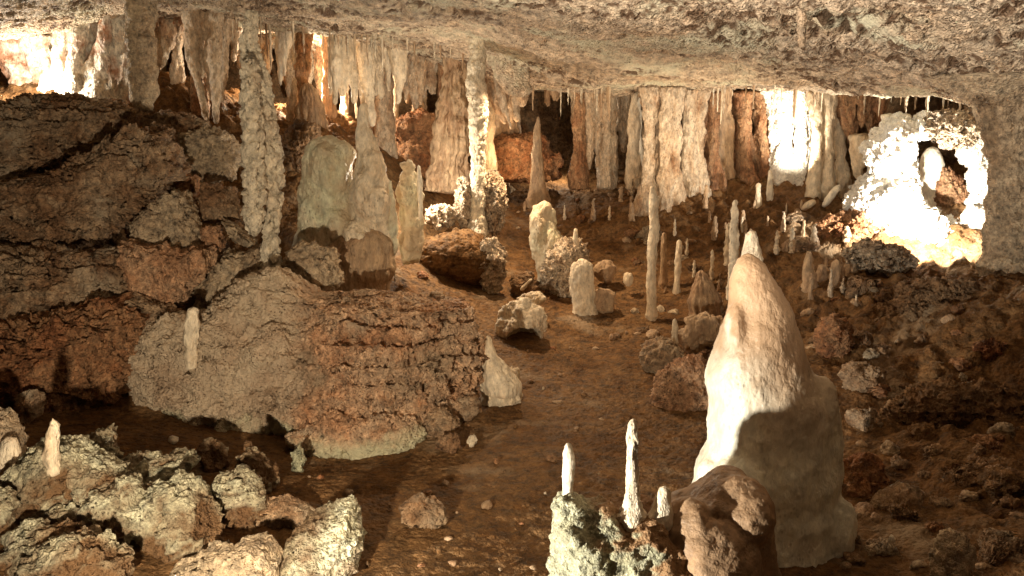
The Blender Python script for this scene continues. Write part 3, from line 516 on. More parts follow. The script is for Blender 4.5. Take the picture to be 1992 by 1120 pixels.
# ---- middle: spike, green stalagmite, stub and rocks
formation('stalagmite', 'slender brown stalagmite spike standing before the black hollow', 'stalagmite', 'brown_stone', [(225, 1043, 1049), (260, 1036, 1053), (300, 1034, 1056), (340, 1032, 1059), (388, 1028, 1066)], 12.8, seed=10, rough=.035)
og('stalagmite', 'green topped stalagmite in front of the slender brown spike', 'stalagmite', 'cream_green', [(386, 1042, 1074), (396, 1035, 1078), (420, 1031, 1080), (450, 1029, 1086), (490, 1031, 1098), (530, 1042, 1115)], 11.3, [(1045, 440, 16, 2, -.15), (1070, 470, 18, 1.6, -.15), (1090, 510, 18, 1, -.1)], 11, knob=(8, .04), wave=.04)
boulder('popcorn_rock', 'popcorn covered rock skirt right of the green topped stalagmite', 'knobby', 1052, 1142, 462, 605, 11.1, cat='rock', ry=.8, seed=38, planes=7, rough=.14, knob=(11, .07), tilt=18)
formation('stalagmite', 'small pale tip rising from the popcorn skirt of the green topped stalagmite', 'stalagmite', 'cream', [(442, 1116, 1124), (465, 1113, 1127), (488, 1110, 1130)], 11.0, seed=12)
og('stalagmite', 'stubby pale ribbed stump in front of the popcorn skirt', 'stalagmite', 'cream', [(500, 1116, 1146), (512, 1109, 1153), (550, 1108, 1156), (590, 1113, 1159), (618, 1118, 1162)], 10.5, [(1150, 598, 16, .8, -.04)], 13, knob=(10, .03), wave=.02)
boulder('rock', 'small rounded rock touching the foot of the pale ribbed stump', 'brown_stone', 1148, 1202, 562, 614, 10.5, ry=.9, seed=39, planes=8, rough=.12)
boulder('rock', 'dark rock with a pale dripped rim behind the ribbed stump', 'brown_stone', 1150, 1196, 502, 552, 11.3, ry=.9, seed=40, planes=8, rough=.12)
boulder('rock', 'tiny white lump on the muddy floor left of the tall thin pole', 'cream', 1212, 1232, 528, 560, 11.0, ry=.9, seed=41, planes=6)
# hollow shell rock
q, f, o = boulder_geo(968, 1064, 578, 684, 9.6, ry=.8, seed=42, planes=8, rough=.07, strata=.015, flute=(8, .03))
c0 = P(1022, 655, 9.6); dd = np.linalg.norm((q - (c0[0], c0[1] - .3, c0[2])) * (1.5, .7, 2.2), axis=1); q[:, 1] += np.clip(1 - dd / .32, 0, 1) ** .5 * .45
tag(link_mesh('rock', q, f, MATS['cream'], origin=o), 'pale folded shell rock with a dark hole lying on the muddy path', 'rock')
boulder('rock', 'pale broken crust lying above the folded shell rock', 'cream', 1000, 1062, 566, 602, 10.2, ry=.8, seed=43, rough=.16)
formation('stalagmite', 'small fallen pale stick before the popcorn skirt, propped on dark rubble', 'stalagmite', 'cream', [(540, 1030, 1040), (552, 1018, 1030), (566, 1008, 1018)], 10.7, seed=14, tip='both', bury=0)
boulder('rock', 'black shadowed rock between the dark boulder and the popcorn skirt', 'wall_rock', 985, 1050, 520, 580, 11.0, ry=.8, seed=44, rough=.18)
boulder('rock', 'crumbly knob at the upper right corner of the orange mound', 'brown_rock', 822, 878, 566, 620, 8.2, ry=.9, seed=45, rough=.22)

# ---- thin poles on the right middle floor
PG = 'thin pole stalagmites on the muddy floor'
formation('stalagmite', 'tallest thin pole stalagmite standing on the muddy floor right of centre', 'stalagmite', 'cream', [(360, 1262, 1272), (385, 1262, 1281), (430, 1262, 1281), (480, 1260, 1280), (540, 1258, 1277), (612, 1257, 1276)], 10.3, seed=15, rough=.05, ripple=.06, res=.01, group=PG)
formation('stalagmite', 'dim thin pole close behind the tallest thin pole, on its right', 'stalagmite', 'brown_stone', [(450, 1286, 1297), (490, 1284, 1298), (550, 1282, 1298)], 11.2, seed=16, rough=.05, group=PG)
formation('stalagmite', 'round topped pale thin pole second to the right of the tallest pole', 'stalagmite', 'cream', [(465, 1314, 1327), (490, 1313, 1328), (530, 1311, 1325), (566, 1309, 1322)], 11.0, seed=17, rough=.04, group=PG)
formation('stalagmite', 'knobbly pale pole rising behind the tip of the giant white stalagmite', 'stalagmite', 'cream', [(386, 1427, 1436), (410, 1422, 1438), (450, 1420, 1438), (500, 1418, 1437), (560, 1415, 1436)], 9.0, seed=18, rough=.06, knob=(22, .02), res=.01, group=PG)
formation('stalagmite', 'small pale pole upright on the far right rubble, left of its brighter twin', 'stalagmite', 'cream', [(354, 1470, 1481), (380, 1469, 1482), (412, 1468, 1483)], 12.9, seed=19, group=PG)
formation('stalagmite', 'small bright pole on the far right rubble below the glaring white pillar', 'stalagmite', 'pale', [(329, 1494, 1502), (350, 1493, 1504), (375, 1492, 1505)], 13.2, seed=20, group=PG)
formation('stalagmite', 'short stub on the right rubble left of the leaning white rod', 'stalagmite', 'brown_stone', [(404, 1545, 1556), (430, 1543, 1558), (445, 1542, 1560)], 12.2, seed=21, group=PG)
formation('stalagmite', 'short pale stub on the right rubble below the leaning white rod', 'stalagmite', 'cream', [(418, 1573, 1583), (445, 1572, 1585)], 12.0, seed=22, group=PG)
LG = 'broken rods leaning on the right rubble'
formation('broken_stalagmite', 'long bright white broken rod leaning on the right rubble', 'stalagmite', 'pale', [(358, 1626, 1640), (372, 1614, 1632), (388, 1603, 1620), (404, 1594, 1609)], 12.4, seed=23, tip='both', bury=0, group=LG)
formation('broken_stalagmite', 'shorter fat pink broken rod lying left of the bright leaning rod', 'stalagmite', 'cream', [(386, 1572, 1590), (396, 1562, 1586), (410, 1550, 1572)], 12.3, seed=24, tip='both', bury=0, group=LG)
formation('stalagmite', 'small grey pink cone cluster left of the giant white stalagmite', 'stalagmite', 'brown_stone', [(524, 1358, 1368), (545, 1350, 1382), (570, 1344, 1400), (594, 1340, 1408)], 10.3, seed=25, rough=.1, flute=(3, .15))
formation('stalagmite', 'small white drip in the dark recess beside the brown stump', 'stalagmite', 'cream', [(618, 1308, 1318), (645, 1306, 1320), (670, 1306, 1320)], 9.0, seed=26)

# ---- right middle stump and rubble
boulder('rock', 'brown stump of flowstone left of the giant white stalagmite', 'brown_stone', 1325, 1430, 598, 720, 9.2, ry=.9, seed=50, planes=8, flute=(7, .05), rough=.1)
boulder('rock', 'orange brown grainy boulder at the left foot of the giant stalagmite', 'orange_rock', 1262, 1420, 690, 842, 7.9, ry=.9, seed=51, planes=8, rough=.12, knob=(14, .03))
boulder('rock', 'low dark rubble rock left of the brown stump', 'brown_rock', 1236, 1335, 655, 760, 8.8, ry=.9, seed=52, rough=.2)
boulder('rock', 'dark red knob in the shade right of the giant stalagmite', 'red_rock', 1590, 1662, 606, 712, 8.4, ry=.9, seed=53, rough=.16, knob=(10, .05))
boulder('rock', 'pale cracked rubble rock right of the giant stalagmite at its shoulder', 'brown_rock', 1636, 1725, 694, 790, 7.6, ry=.9, seed=54, rough=.2, knob=(9, .06))
boulder('rock', 'pinkish rubble rock lower right of the giant stalagmite shoulder', 'brown_rock', 1640, 1745, 780, 900, 6.9, ry=.9, seed=55, rough=.2, knob=(8, .07))
boulder('rock', 'dark red boulder against the lower right flank of the giant stalagmite', 'red_rock', 1615, 1735, 885, 1075, 5.9, ry=.8, seed=56, rough=.14)
boulder('rock', 'long brown ledge rock low on the right side', 'wall_rock', 1790, 2050, 880, 1010, 5.9, ry=.9, seed=57, rough=.2, strata=.03)
boulder('rock', 'rough brown bank of rock on the right side under the dark hollow', 'wall_rock', 1700, 2060, 730, 900, 7.0, ry=.8, seed=58, rough=.18, strata=.04, hard=6)
boulder('rock', 'pale grey rounded rock in the bottom right corner', 'grey_rock', 1800, 1896, 1034, 1180, 4.7, ry=.8, seed=59, planes=8, rough=.08)
boulder('rock', 'tiny bright white pebble above the pale corner rock at bottom right', 'pale', 1727, 1743, 1040, 1057, 5.0, ry=.9, seed=60, planes=6)
boulder('rock', 'brown rough wall rock below the glaring alcove on the right', 'wall_rock', 1640, 2040, 525, 700, 9.3, ry=.7, seed=61, rough=.14, hard=6, strata=.03)

# ---- giant white stalagmite and the foreground rock
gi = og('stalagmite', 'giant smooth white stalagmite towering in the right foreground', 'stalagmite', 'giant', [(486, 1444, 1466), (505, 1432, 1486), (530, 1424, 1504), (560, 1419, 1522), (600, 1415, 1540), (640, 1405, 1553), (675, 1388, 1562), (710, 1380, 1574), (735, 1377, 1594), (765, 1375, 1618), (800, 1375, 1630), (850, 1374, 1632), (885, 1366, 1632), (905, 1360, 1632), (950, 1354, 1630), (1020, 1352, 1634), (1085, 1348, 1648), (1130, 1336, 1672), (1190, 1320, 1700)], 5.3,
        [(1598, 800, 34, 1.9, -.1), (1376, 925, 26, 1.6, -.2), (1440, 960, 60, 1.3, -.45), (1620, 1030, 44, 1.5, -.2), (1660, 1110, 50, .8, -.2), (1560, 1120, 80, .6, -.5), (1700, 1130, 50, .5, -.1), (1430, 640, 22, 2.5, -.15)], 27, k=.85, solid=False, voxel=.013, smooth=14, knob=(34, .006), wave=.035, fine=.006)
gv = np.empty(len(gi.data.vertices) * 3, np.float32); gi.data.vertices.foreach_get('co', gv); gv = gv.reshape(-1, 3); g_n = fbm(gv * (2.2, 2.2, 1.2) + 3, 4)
film_and_shade = np.clip((gv[:, 0] + .10 + .32 * (1.05 - gv[:, 2] - .5) * -1 + .22 * g_n + .1 * fbm(gv * 12, 2)) / .12, 0, 1) * np.clip((gv[:, 2] - 1.3 + .5 * g_n) / .75, 0, 1) * .9
gi.data.attributes.new('film_and_shade', 'FLOAT', 'POINT').data.foreach_set('value', film_and_shade.astype(np.float32))
formation('stalagmite', 'round pale nub just behind the tip of the giant white stalagmite', 'stalagmite', 'cream', [(444, 1453, 1470), (458, 1448, 1474), (500, 1446, 1480)], 6.6, seed=28)
core = [boulder_geo(1076, 1370, 966, 1400, 4.2, ry=.45, seed=62, planes=0, rough=.05, crack=0, res=.03, poly=[(1080, 990), (1108, 968), (1150, 992), (1230, 988), (1300, 1000), (1350, 1080), (1370, 1400), (1060, 1400), (1076, 1100)])[:2]]
core += [boulder_geo(u - r, u + r, v - r, v + r, 4.2 + dy, ry=1, seed=500 + i, planes=5, rough=.15, res=.03)[:2] for i, (u, v, r, dy) in enumerate([(1110, 1000, 32, -.1), (1120, 1050, 40, -.15), (1150, 1090, 46, -.2), (1105, 1100, 36, -.12), (1190, 1030, 44, -.12), (1215, 1095, 56, -.2), (1270, 1060, 52, -.16), (1130, 1130, 50, -.2), (1300, 1120, 60, -.2), (1228, 1000, 30, 0)])]
q, f = organic(core, [], 62, voxel=.010, smooth=5, knob=(17, .02), wave=.02, fine=.004)
fr = link_mesh('rock', q, f, MATS['fore_rock'], origin=P(1220, 1380, 4.2)); nf = np.empty(len(q) * 3, np.float32); fr.data.vertices.foreach_get('normal', nf); nf = nf.reshape(-1, 3)
mud_ = np.clip((nf[:, 2] - .45 + (q[:, 0] - .50) * 2.4 + .5 * fbm(q * 5, 4)) * 3, 0, 1) * np.clip((q[:, 0] - .36) / .06, 0, 1)                # clay coat on the upper right of the block
fr.data.attributes.new('film_and_shade', 'FLOAT', 'POINT').data.foreach_set('value', mud_.astype(np.float32)); tag(fr, 'green lit knobbly rock in the foreground carrying two thin stalagmites', 'rock')
core = [boulder_geo(1242, 1530, 930, 1420, 4.3, ry=.45, seed=63, planes=0, rough=.05, crack=0, res=.03, poly=[(1242, 1012), (1290, 985), (1350, 968), (1400, 928), (1450, 932), (1485, 990), (1510, 1100), (1530, 1420), (1280, 1420), (1300, 1080)])[:2]]
core += [boulder_geo(u - r, u + r, v - r, v + r, 4.3 + dy, ry=1, seed=520 + i, planes=5, rough=.12, res=.03)[:2] for i, (u, v, r, dy) in enumerate([(1290, 1012, 44, -.1), (1345, 1040, 66, -.2), (1440, 1000, 62, -.15), (1390, 1090, 80, -.25)])]
q, f = organic(core, [], 63, voxel=.011, smooth=16, knob=(9, .006), wave=.03, fine=.002)
tag(link_mesh('rock', q, f, MATS['clay'], origin=P(1380, 1400, 4.3)), 'brown smooth rock hump before the foot of the giant stalagmite', 'rock')
t = empty('stalagmite', P(1105, 975, 4.2), 'thin smooth cream stalagmite on the green lit foreground rock, left of its taller twin', 'stalagmite', 'foreground thin stalagmites')
q, f, o = spindle([(860, 1099, 1113), (880, 1095, 1118), (920, 1094, 1118), (960, 1094, 1116), (985, 1092, 1118)], 4.2, seed=29, rough=.02, res=.006, wob=.08); link_mesh('shaft', q - P(1105, 975, 4.2), f, MATS['pale'], parent=t, solid=False)
q, f, o = boulder_geo(1078, 1138, 962, 1040, 4.2, ry=1, seed=64, planes=6, knob=(18, .03)); link_mesh('base', q - P(1105, 975, 4.2), f, MATS['green_rock'], parent=t, solid=False)
t = empty('stalagmite', P(1229, 995, 4.08), 'taller knobbly thin stalagmite on the green lit foreground rock', 'stalagmite', 'foreground thin stalagmites')
q, f, o = spindle([(813, 1222, 1240), (840, 1217, 1242), (880, 1217, 1242), (910, 1217, 1245), (950, 1215, 1245), (985, 1210, 1248), (1000, 1204, 1254)], 4.08, seed=30, rough=.02, res=.006, wob=.08); link_mesh('shaft', q - P(1229, 995, 4.08), f, MATS['cream'], parent=t, solid=False)
q, f, o = boulder_geo(1198, 1258, 972, 1030, 4.08, ry=1, seed=65, planes=6, knob=(24, .025)); link_mesh('base', q - P(1229, 995, 4.08), f, MATS['knobby'], parent=t, solid=False)
formation('stalagmite', 'pale pink stub between the taller thin stalagmite and the giant one', 'stalagmite', 'cream', [(940, 1284, 1302), (955, 1278, 1308), (985, 1268, 1308), (1010, 1262, 1310)], 4.1, seed=31, rough=.1)

# ---- lower left rubble
LL = 'pale rubble boulders in the lower left foreground'
bank = {'left': [], 'right': []}
for lab, mt, pts, kw in [
    ('ochre rock poking out of the dark shadow at the left edge', 'brown_rock', [(28, 775), (50, 758), (78, 770), (84, 800), (60, 822), (34, 810)], dict(seed=85)),
    ('dark grey rock at the left edge carrying a white nub', 'grey_rock', [(-60, 800), (0, 815), (40, 860), (44, 890), (0, 925), (-60, 930)], dict(seed=87)),
    ('small upright pale stone at the right end of the dark shadow', 'green_rock', [(567, 879), (579, 865), (596, 891), (592, 918), (570, 914)], dict(seed=78)),
    ('low speckled rock at the back edge of the lower left rubble', 'grey_rock', [(376, 875), (402, 863), (436, 880), (446, 902), (414, 914), (398, 900)], dict(seed=77)),
    ('thin pale ridge rock behind the slanting grainy ridge', 'grey_rock', [(444, 885), (468, 878), (500, 894), (542, 925), (538, 952), (510, 940), (484, 912)], dict(seed=76)),
    ('pinkish grey rock with a peaked top in the lower left rubble', 'grey_rock', [(152, 871), (197, 836), (211, 850), (225, 895), (224, 935), (170, 935), (150, 900)], dict(seed=70)),
    ('pale green wedge rock with a scalloped edge right of the peaked pinkish rock', 'green_rock', [(225, 905), (281, 892), (322, 896), (368, 886), (370, 908), (342, 924), (305, 958), (270, 960), (236, 945)], dict(seed=72)),
    ('broad pale sloping rock left of the peaked pinkish rock', 'grey_rock', [(5, 925), (52, 885), (120, 877), (165, 900), (235, 925), (195, 955), (161, 980), (117, 990), (72, 1000), (14, 996)], dict(seed=71)),
    ('grainy rock ridge slanting down beside the muddy path', 'grey_rock', [(420, 932), (468, 928), (505, 965), (525, 990), (500, 1012), (450, 1008), (430, 970)], dict(seed=75)),
    ('small hooked rock between the mossy boulder and the grainy ridge', 'grey_rock', [(388, 955), (424, 962), (446, 975), (452, 998), (430, 1006), (406, 984)], dict(seed=89)),
    ('low muddy rock behind the grainy speckled pale rock', 'brown_rock', [(490, 985), (540, 970), (600, 985), (612, 1008), (560, 1020), (500, 1012)], dict(seed=84)),
    ('pale green flat faced rock in the middle of the lower left rubble', 'green_rock', [(155, 990), (201, 956), (232, 936), (256, 950), (262, 990), (288, 1018), (262, 1045), (215, 1045), (175, 1020)], dict(seed=73)),
    ('largest mossy green slanting boulder of the lower left rubble', 'green_rock', [(252, 990), (281, 962), (346, 942), (376, 957), (408, 1003), (434, 1028), (404, 1055), (352, 1064), (300, 1050), (268, 1020)], dict(seed=74)),
    ('greenish rock against the left edge above the corner rock', 'green_rock', [(-40, 965), (8, 962), (24, 1004), (18, 1034), (-40, 1040)], dict(seed=81)),
    ('low dim stone half sunk in the muddy path', 'brown_rock', [(775, 985), (815, 968), (860, 980), (876, 1010), (830, 1022), (785, 1012)], dict(seed=86)),
    ('small pale green rock above the smooth greenish bottom rock', 'green_rock', [(76, 1018), (100, 996), (140, 1000), (162, 1030), (133, 1046), (96, 1044)], dict(seed=97)),
    ('pale green block right above the bottom left corner', 'green_rock', [(10, 1042), (48, 1020), (80, 1026), (86, 1058), (56, 1074), (18, 1068)], dict(seed=79)),
    ('grainy speckled pale rock alone at the bottom centre left', 'bank_rock', [(548, 1062), (600, 1018), (672, 1000), (700, 1036), (704, 1080), (650, 1118), (540, 1118)], dict(seed=82, lean=.9, rough=.08, ry=1.1)),
    ('smooth greenish rock at the bottom edge near the left corner', 'green_rock', [(40, 1085), (120, 1048), (172, 1060), (215, 1085), (250, 1092), (230, 1160), (30, 1160)], dict(seed=80)),
    ('low grainy rock at the bottom edge left of centre', 'grey_rock', [(330, 1110), (420, 1075), (500, 1060), (545, 1090), (540, 1160), (340, 1160)], dict(seed=83))]:
    u_ = [q_[0] for q_ in pts]; v_ = [q_[1] for q_ in pts]; h_ = ground_hit((min(u_) + max(u_)) / 2, max(v_) - 4)
    wd = (max(u_) - min(u_)) / FPX * h_[1]
    kk = dict(dict(ry=.75, lean=.55, planes=7, rough=.14, crack=.03, res=.016), **kw)
    if kw['seed'] in (70, 71, 72, 73, 74, 75, 76, 77, 79, 80, 81, 89, 97):
        q, f, o = boulder_geo(min(u_), max(u_), min(v_), max(v_) + 18, h_[1] + .1 * wd, poly=pts, **kk); bank['left' if max(u_) < 262 else 'right'].append((q, f)); SURF.append(BVHTree.FromPolygons(q.tolist(), f.tolist()))
    else: slab('boulder', lab, mt, pts, h_[1] + .1 * wd, cat='boulder', group=LL, **dict(kk, knob=(17, .022), crack=.05))
for nm_, lab, us in [('left', 'fused pale green and grey rock ridges filling the bottom left corner', [(40, 960, 110), (120, 1010, 110), (60, 1080, 120), (190, 1060, 90), (150, 930, 80), (210, 900, 40)]),
                     ('right', 'fused pale green rock ridges slanting down to the muddy path at lower left', [(330, 1010, 90), (300, 940, 60), (380, 960, 60), (450, 960, 60), (490, 920, 40), (400, 1050, 80)])]:
    for u, v, r in us:                                              # the rock body the ridges stand out from
        h_ = ground_hit(u, v + r * .3); bank[nm_].append(boulder_geo(u - r * .8, u + r * .8, v + r * .1, v + r * .9, h_[1] + .26, ry=.9, seed=int(u), planes=0, rough=.2, res=.03)[:2])
    q, f, nr = fuse(bank[nm_], .014, 5)
    wq = q + .07 * np.stack([fbm(q * 2.6 + k_ * 9, 3) for k_ in range(3)], 1)
    d = fbm(q * 3 + 2, 4, .5, ridge=True) * .022 + .016 * (.5 - worley(q * 18)) + fbm(q * 14, 3) * .008 + .035 * perlin(np.floor(wq * (5, 5, 8)) * 5.3) + .016 * perlin(np.floor(wq * (13, 13, 19)) * 3.3) - .03 * np.exp(-cells(q * (4, 4, 5) + .6 * fbm(q * 4, 2)[:, None]) / .06)
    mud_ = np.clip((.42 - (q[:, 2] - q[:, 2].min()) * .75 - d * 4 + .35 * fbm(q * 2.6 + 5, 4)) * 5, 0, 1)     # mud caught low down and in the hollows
    q = q + nr * d[:, None]; o_ = (q.min(0) + q.max(0)) / 2; o_[2] = q[:, 2].min()
    rb = link_mesh('rock_ridges', q, f, MATS['bank_rock'], origin=o_); rb.data.attributes.new('film_and_shade', 'FLOAT', 'POINT').data.foreach_set('value', mud_.astype(np.float32)); tag(rb, lab, 'rock ridges')
formation('stalagmite', 'short white stalagmite before the black shadow on the lower left rocks', 'stalagmite', 'cream', [(814, 93, 113), (835, 91, 116), (885, 90, 119)], ground_hit(104, 880)[1] - .05, seed=40, rough=.09, knob=(16, .025), wob=.4)
formation('stalagmite', 'rounded white nub on the dark grey rock at the left edge', 'stalagmite', 'cream', [(846, 10, 30), (868, 0, 36), (890, -4, 36)], ground_hit(16, 888)[1] - .05, seed=41, rough=.06)
boulder('pebble', 'small white pebble in the black shadow under the mound', 'pale', 327, 350, 846, 864, 6.7, cat='pebble', ry=.9, seed=88, planes=6)
formation('stalagmite', 'small yellow cream stalagmite leaning on the grey slope of the mound', 'stalagmite', 'cream', [(594, 364, 380), (615, 358, 386), (650, 358, 387), (690, 360, 384)], ground_hit(370, 688)[1] - .06, seed=42, rough=.09, knob=(16, .03), wob=.5, lean=0)

# ---- hanging from the ceiling
formation('stalactite', 'single long stalactite hanging from the right ceiling at the top edge', 'stalactite', 'ceiling_rock', [(-50, 1543, 1575), (40, 1548, 1571), (98, 1552, 1567)], 8.1, seed=43, tip='bottom', rough=.05)
formation('pendant', 'wide grey ceiling pendant reaching down to the top of the left slope', 'pendant', 'grey_rock', [(-20, 238, 306), (60, 246, 302), (120, 244, 302), (170, 250, 308), (200, 256, 300), (228, 262, 290)], 10.4, seed=44, tip='bottom', rough=.07, ripple=.06, solid=False)
formation('pendant', 'broad ceiling pendant that meets the top of the slim ringed column', 'pendant', 'ceiling_rock', [(20, 930, 1050), (90, 935, 1040), (150, 960, 1030), (190, 985, 1040)], 12.2, seed=45, tip='bottom', rough=.1, k=.6)

DG = 'draperies along the back wall'
def drapery(label, mt, prof, Y, seed, k=.35, fl=(5, .22), jag=.12, tip='none', group=DG, cat='drapery', name='drapery', **kw):
    if name == 'drapery':
        q, f, o = strands(prof, Y, seed, k=k, **(dict(mode='col', n=9) if mt == 'glare_drape' else {})); return tag(link_mesh(name, q, f, MATS[mt], origin=o, solid=False), label, cat, group)
    return formation(name, label, cat, mt, prof, Y, group=group, seed=seed, k=k, flute=fl, jag=jag, tip=tip, **dict(dict(rough=.06, bury=.0), **kw))
drapery('glaring white drapery flowing from the ceiling at the far upper left', 'glare_drape', [(-30, 132, 258), (60, 118, 262), (120, 100, 255), (160, 110, 246), (180, 120, 236)], 11.6, 50, fl=(7, .2))
drapery('glaring low white drapery at the left edge behind the ledge', 'glare_drape', [(70, -30, 140), (110, -20, 150), (150, 20, 150), (178, 30, 130)], 12.1, 51, fl=(7, .2))
drapery('rusty red drapery with white drips left of the ceiling pendant', 'rust', [(-30, 290, 372), (40, 295, 372), (62, 298, 360)], 11.7, 52)
drapery('cream drapery curtain between the wide pendant and the rust recess', 'curtain', [(60, 300, 345), (110, 302, 340), (152, 306, 330)], 11.9, 53)
drapery('grey cream curtain left of the tall column with a long brown tongue', 'curtain', [(-30, 362, 452), (50, 365, 446), (120, 370, 440), (170, 385, 436), (260, 404, 434)], 11.2, 54, jag=.05)
drapery('pale drapery hung just left of the tall column top', 'curtain', [(30, 425, 468), (100, 430, 462), (150, 436, 460)], 12.6, 55)
drapery('bright white fluted drapery right of the tall column top', 'pale', [(40, 535, 575), (110, 538, 566), (180, 541, 562)], 12.8, 56)
drapery('pink brown fluted drapery behind the tall column', 'rust', [(60, 560, 610), (130, 562, 604), (210, 560, 600), (240, 566, 596)], 13.2, 57)
drapery('brown cone of flowstone in the back, right of the pink brown drapery', 'brown_stone', [(160, 588, 612), (200, 580, 624), (240, 576, 634), (262, 578, 640)], 12.9, 58, k=.8, jag=0, tip='top', name='flowstone', cat='flowstone', group=None)
drapery('pale cone shaped drapery with a bright white fringe in the back', 'cream', [(60, 648, 672), (110, 642, 676), (150, 634, 690), (190, 626, 696), (208, 628, 690)], 12.4, 59, k=.6, fl=(4, .15), jag=.06)
drapery('wide cream fluted drapery behind the narrow neck stalagmite', 'cream', [(60, 680, 742), (120, 690, 746), (180, 700, 752), (235, 708, 756), (262, 714, 750)], 13.0, 60, fl=(7, .25))
drapery('bright cream drapery tongue in the middle of the back wall', 'cream', [(70, 738, 786), (130, 744, 784), (190, 750, 780), (215, 756, 776)], 12.8, 61)
drapery('brown fluted drapery behind and right of the bright cream tongue', 'curtain', [(70, 778, 850), (140, 784, 846), (200, 788, 842), (220, 792, 840)], 13.4, 62, fl=(8, .22))
drapery('pinkish knobbly column of flowstone left of the slim ringed column', 'brown_stone', [(90, 868, 902), (150, 862, 905), (210, 850, 910), (260, 842, 915), (320, 842, 914), (370, 830, 920)], 12.6, 63, k=.8, jag=0, fl=(3, .15), name='flowstone', cat='flowstone', group=None, knob=(7, .07), rough=.12)
drapery('orange lit drapery right of the slim ringed column', 'curtain', [(150, 946, 1022), (200, 960, 1020), (255, 985, 1018)], 13.2, 64, fl=(6, .25))
og('flowstone', 'rusty dark flowstone hump behind the slender brown spike', 'flowstone', 'red_rock', [(252, 985, 1030), (275, 960, 1070), (330, 945, 1085)], 14.2, [(975, 295, 26, .9, -.2), (1040, 285, 30, .8, -.2), (1075, 310, 22, .9, -.1), (1005, 320, 34, .6, -.3)], 65, knob=(6, .1), wave=.1)
drapery('grey fluted drapery wall right of the black hollow', 'curtain', [(185, 1122, 1190), (240, 1118, 1195), (300, 1120, 1192), (335, 1124, 1188)], 14.4, 66, fl=(8, .25), jag=0)
drapery('dim brown fluted drapery right of the grey drapery wall', 'curtain', [(195, 1178, 1255), (250, 1175, 1252), (300, 1172, 1248), (330, 1172, 1240)], 14.7, 67, fl=(9, .25), jag=0)
drapery('low stalactite tongues in the black hollow under the ceiling lip', 'brown_stone', [(180, 1060, 1092), (205, 1064, 1086), (214, 1066, 1080)], 15.0, 68, jag=.1)
og('flowstone', 'rusty knobbly flowstone behind the cream drapery tongue', 'flowstone', 'red_rock', [(214, 790, 840), (235, 772, 852), (275, 776, 850), (340, 760, 862)], 14.0, [(790, 250, 22, .9, -.2), (835, 265, 20, 1, -.2), (810, 300, 34, .8, -.25)], 69, knob=(6, .09), wave=.08)

random.seed(11)
for i in range(34):
    u_ = 300 + i * 29 + random.uniform(-9, 9); w_ = random.uniform(14, 34); Y_ = random.uniform(15.0, 16.6)
    if 1025 < u_ < 1120 or 445 < u_ < 470 or 515 < u_ < 540: continue
    vb = random.uniform(190, 262) if u_ < 940 else random.uniform(250, 330)
    if u_ < 560: vb -= 45
    q, f, o = strands([(40, u_ - w_, u_ + w_), (vb * .5 + 30, u_ - w_ * .9, u_ + w_ * .9), (vb, u_ - w_ * .5, u_ + w_ * .5)], Y_, 200 + i, n=int(2 + w_ / 9), voxel=.028)
    tag(link_mesh('drapery', q, f, MATS[random.choice(['curtain', 'curtain', 'brown_stone', 'rust', 'cream'])], origin=o, solid=False), 'dim fluted drapery in the shadowed back row of the cave', 'drapery', 'dim draperies in the back row')
for i, (u_, w_, vb, Y_) in enumerate([(566, 7, 300, 13.0), (588, 6, 255, 14.2), (640, 8, 240, 13.8), (668, 6, 262, 14.4), (720, 8, 262, 13.6), (752, 9, 285, 13.4), (770, 6, 300, 14.6), (800, 9, 292, 14.4), (822, 6, 300, 14.9), (862, 8, 330, 13.3), (893, 9, 318, 13.0), (958, 9, 320, 13.6), (985, 10, 300, 14.3), (1008, 8, 268, 14.6), (1130, 10, 335, 14.3), (1182, 10, 335, 14.5), (1238, 9, 335, 14.0), (1408, 9, 350, 14.0), (345, 7, 160, 12.4), (385, 8, 190, 12.0)]):
    q, f, o = strands([(40, u_ - w_ * 1.3, u_ + w_ * 1.3), (vb * .5 + 20, u_ - w_, u_ + w_), (vb, u_ - w_ * 1.4, u_ + w_ * 1.4)], Y_, 300 + i, n=2, mode='col', k=.3, spread=.04)
    tag(link_mesh('dripstone_column', q, f, MATS[['curtain', 'cream', 'brown_stone', 'curtain', 'rust'][i % 5]], origin=o, solid=False), 'slim fluted column standing at the back of the cave between floor and roof', 'column', 'slim columns at the back')
PL = 'pillars along the right back'
def pillar(label, mt, prof, Y, seed, **k):
    q, f, o = strands(prof, Y, seed, k=k.get('k', .6), mode='hang' if k.get('tip') == 'bottom' else 'col', knob=.03); return tag(link_mesh('pillar', q, f, MATS[mt], origin=o, solid=False), label, 'pillar', PL)
    return formation('pillar', label, 'pillar', mt, prof, Y, group=PL, seed=seed, **dict(dict(tip='none', rough=.06, flute=(3, .16), ripple=.06, knob=(12, .03), bury=.3), **k))
pillar('wide speckled cream pillar, leftmost of the right back row', 'curtain', [(170, 1258, 1320), (230, 1260, 1316), (290, 1257, 1316), (350, 1254, 1318), (385, 1250, 1320)], 13.2, 80)
pillar('cream pillar second from the left in the right back row', 'curtain', [(175, 1318, 1374), (230, 1322, 1368), (290, 1320, 1366), (340, 1318, 1372), (370, 1316, 1376)], 13.5, 81)
pillar('narrow rusty pillar between the cream pillar and the wide brown one', 'rust', [(180, 1368, 1400), (260, 1366, 1398), (330, 1362, 1402), (350, 1360, 1404)], 13.8, 82)
pillar('wide rusty brown pillar left of the glaring white pillar', 'rust', [(180, 1418, 1505), (250, 1420, 1505), (310, 1424, 1508), (360, 1430, 1512)], 14.2, 83)
pillar('glaring white pillar in the right back row', 'calcite', [(175, 1498, 1552), (240, 1502, 1548), (290, 1506, 1545), (330, 1512, 1540)], 13.9, 84, k=.6)
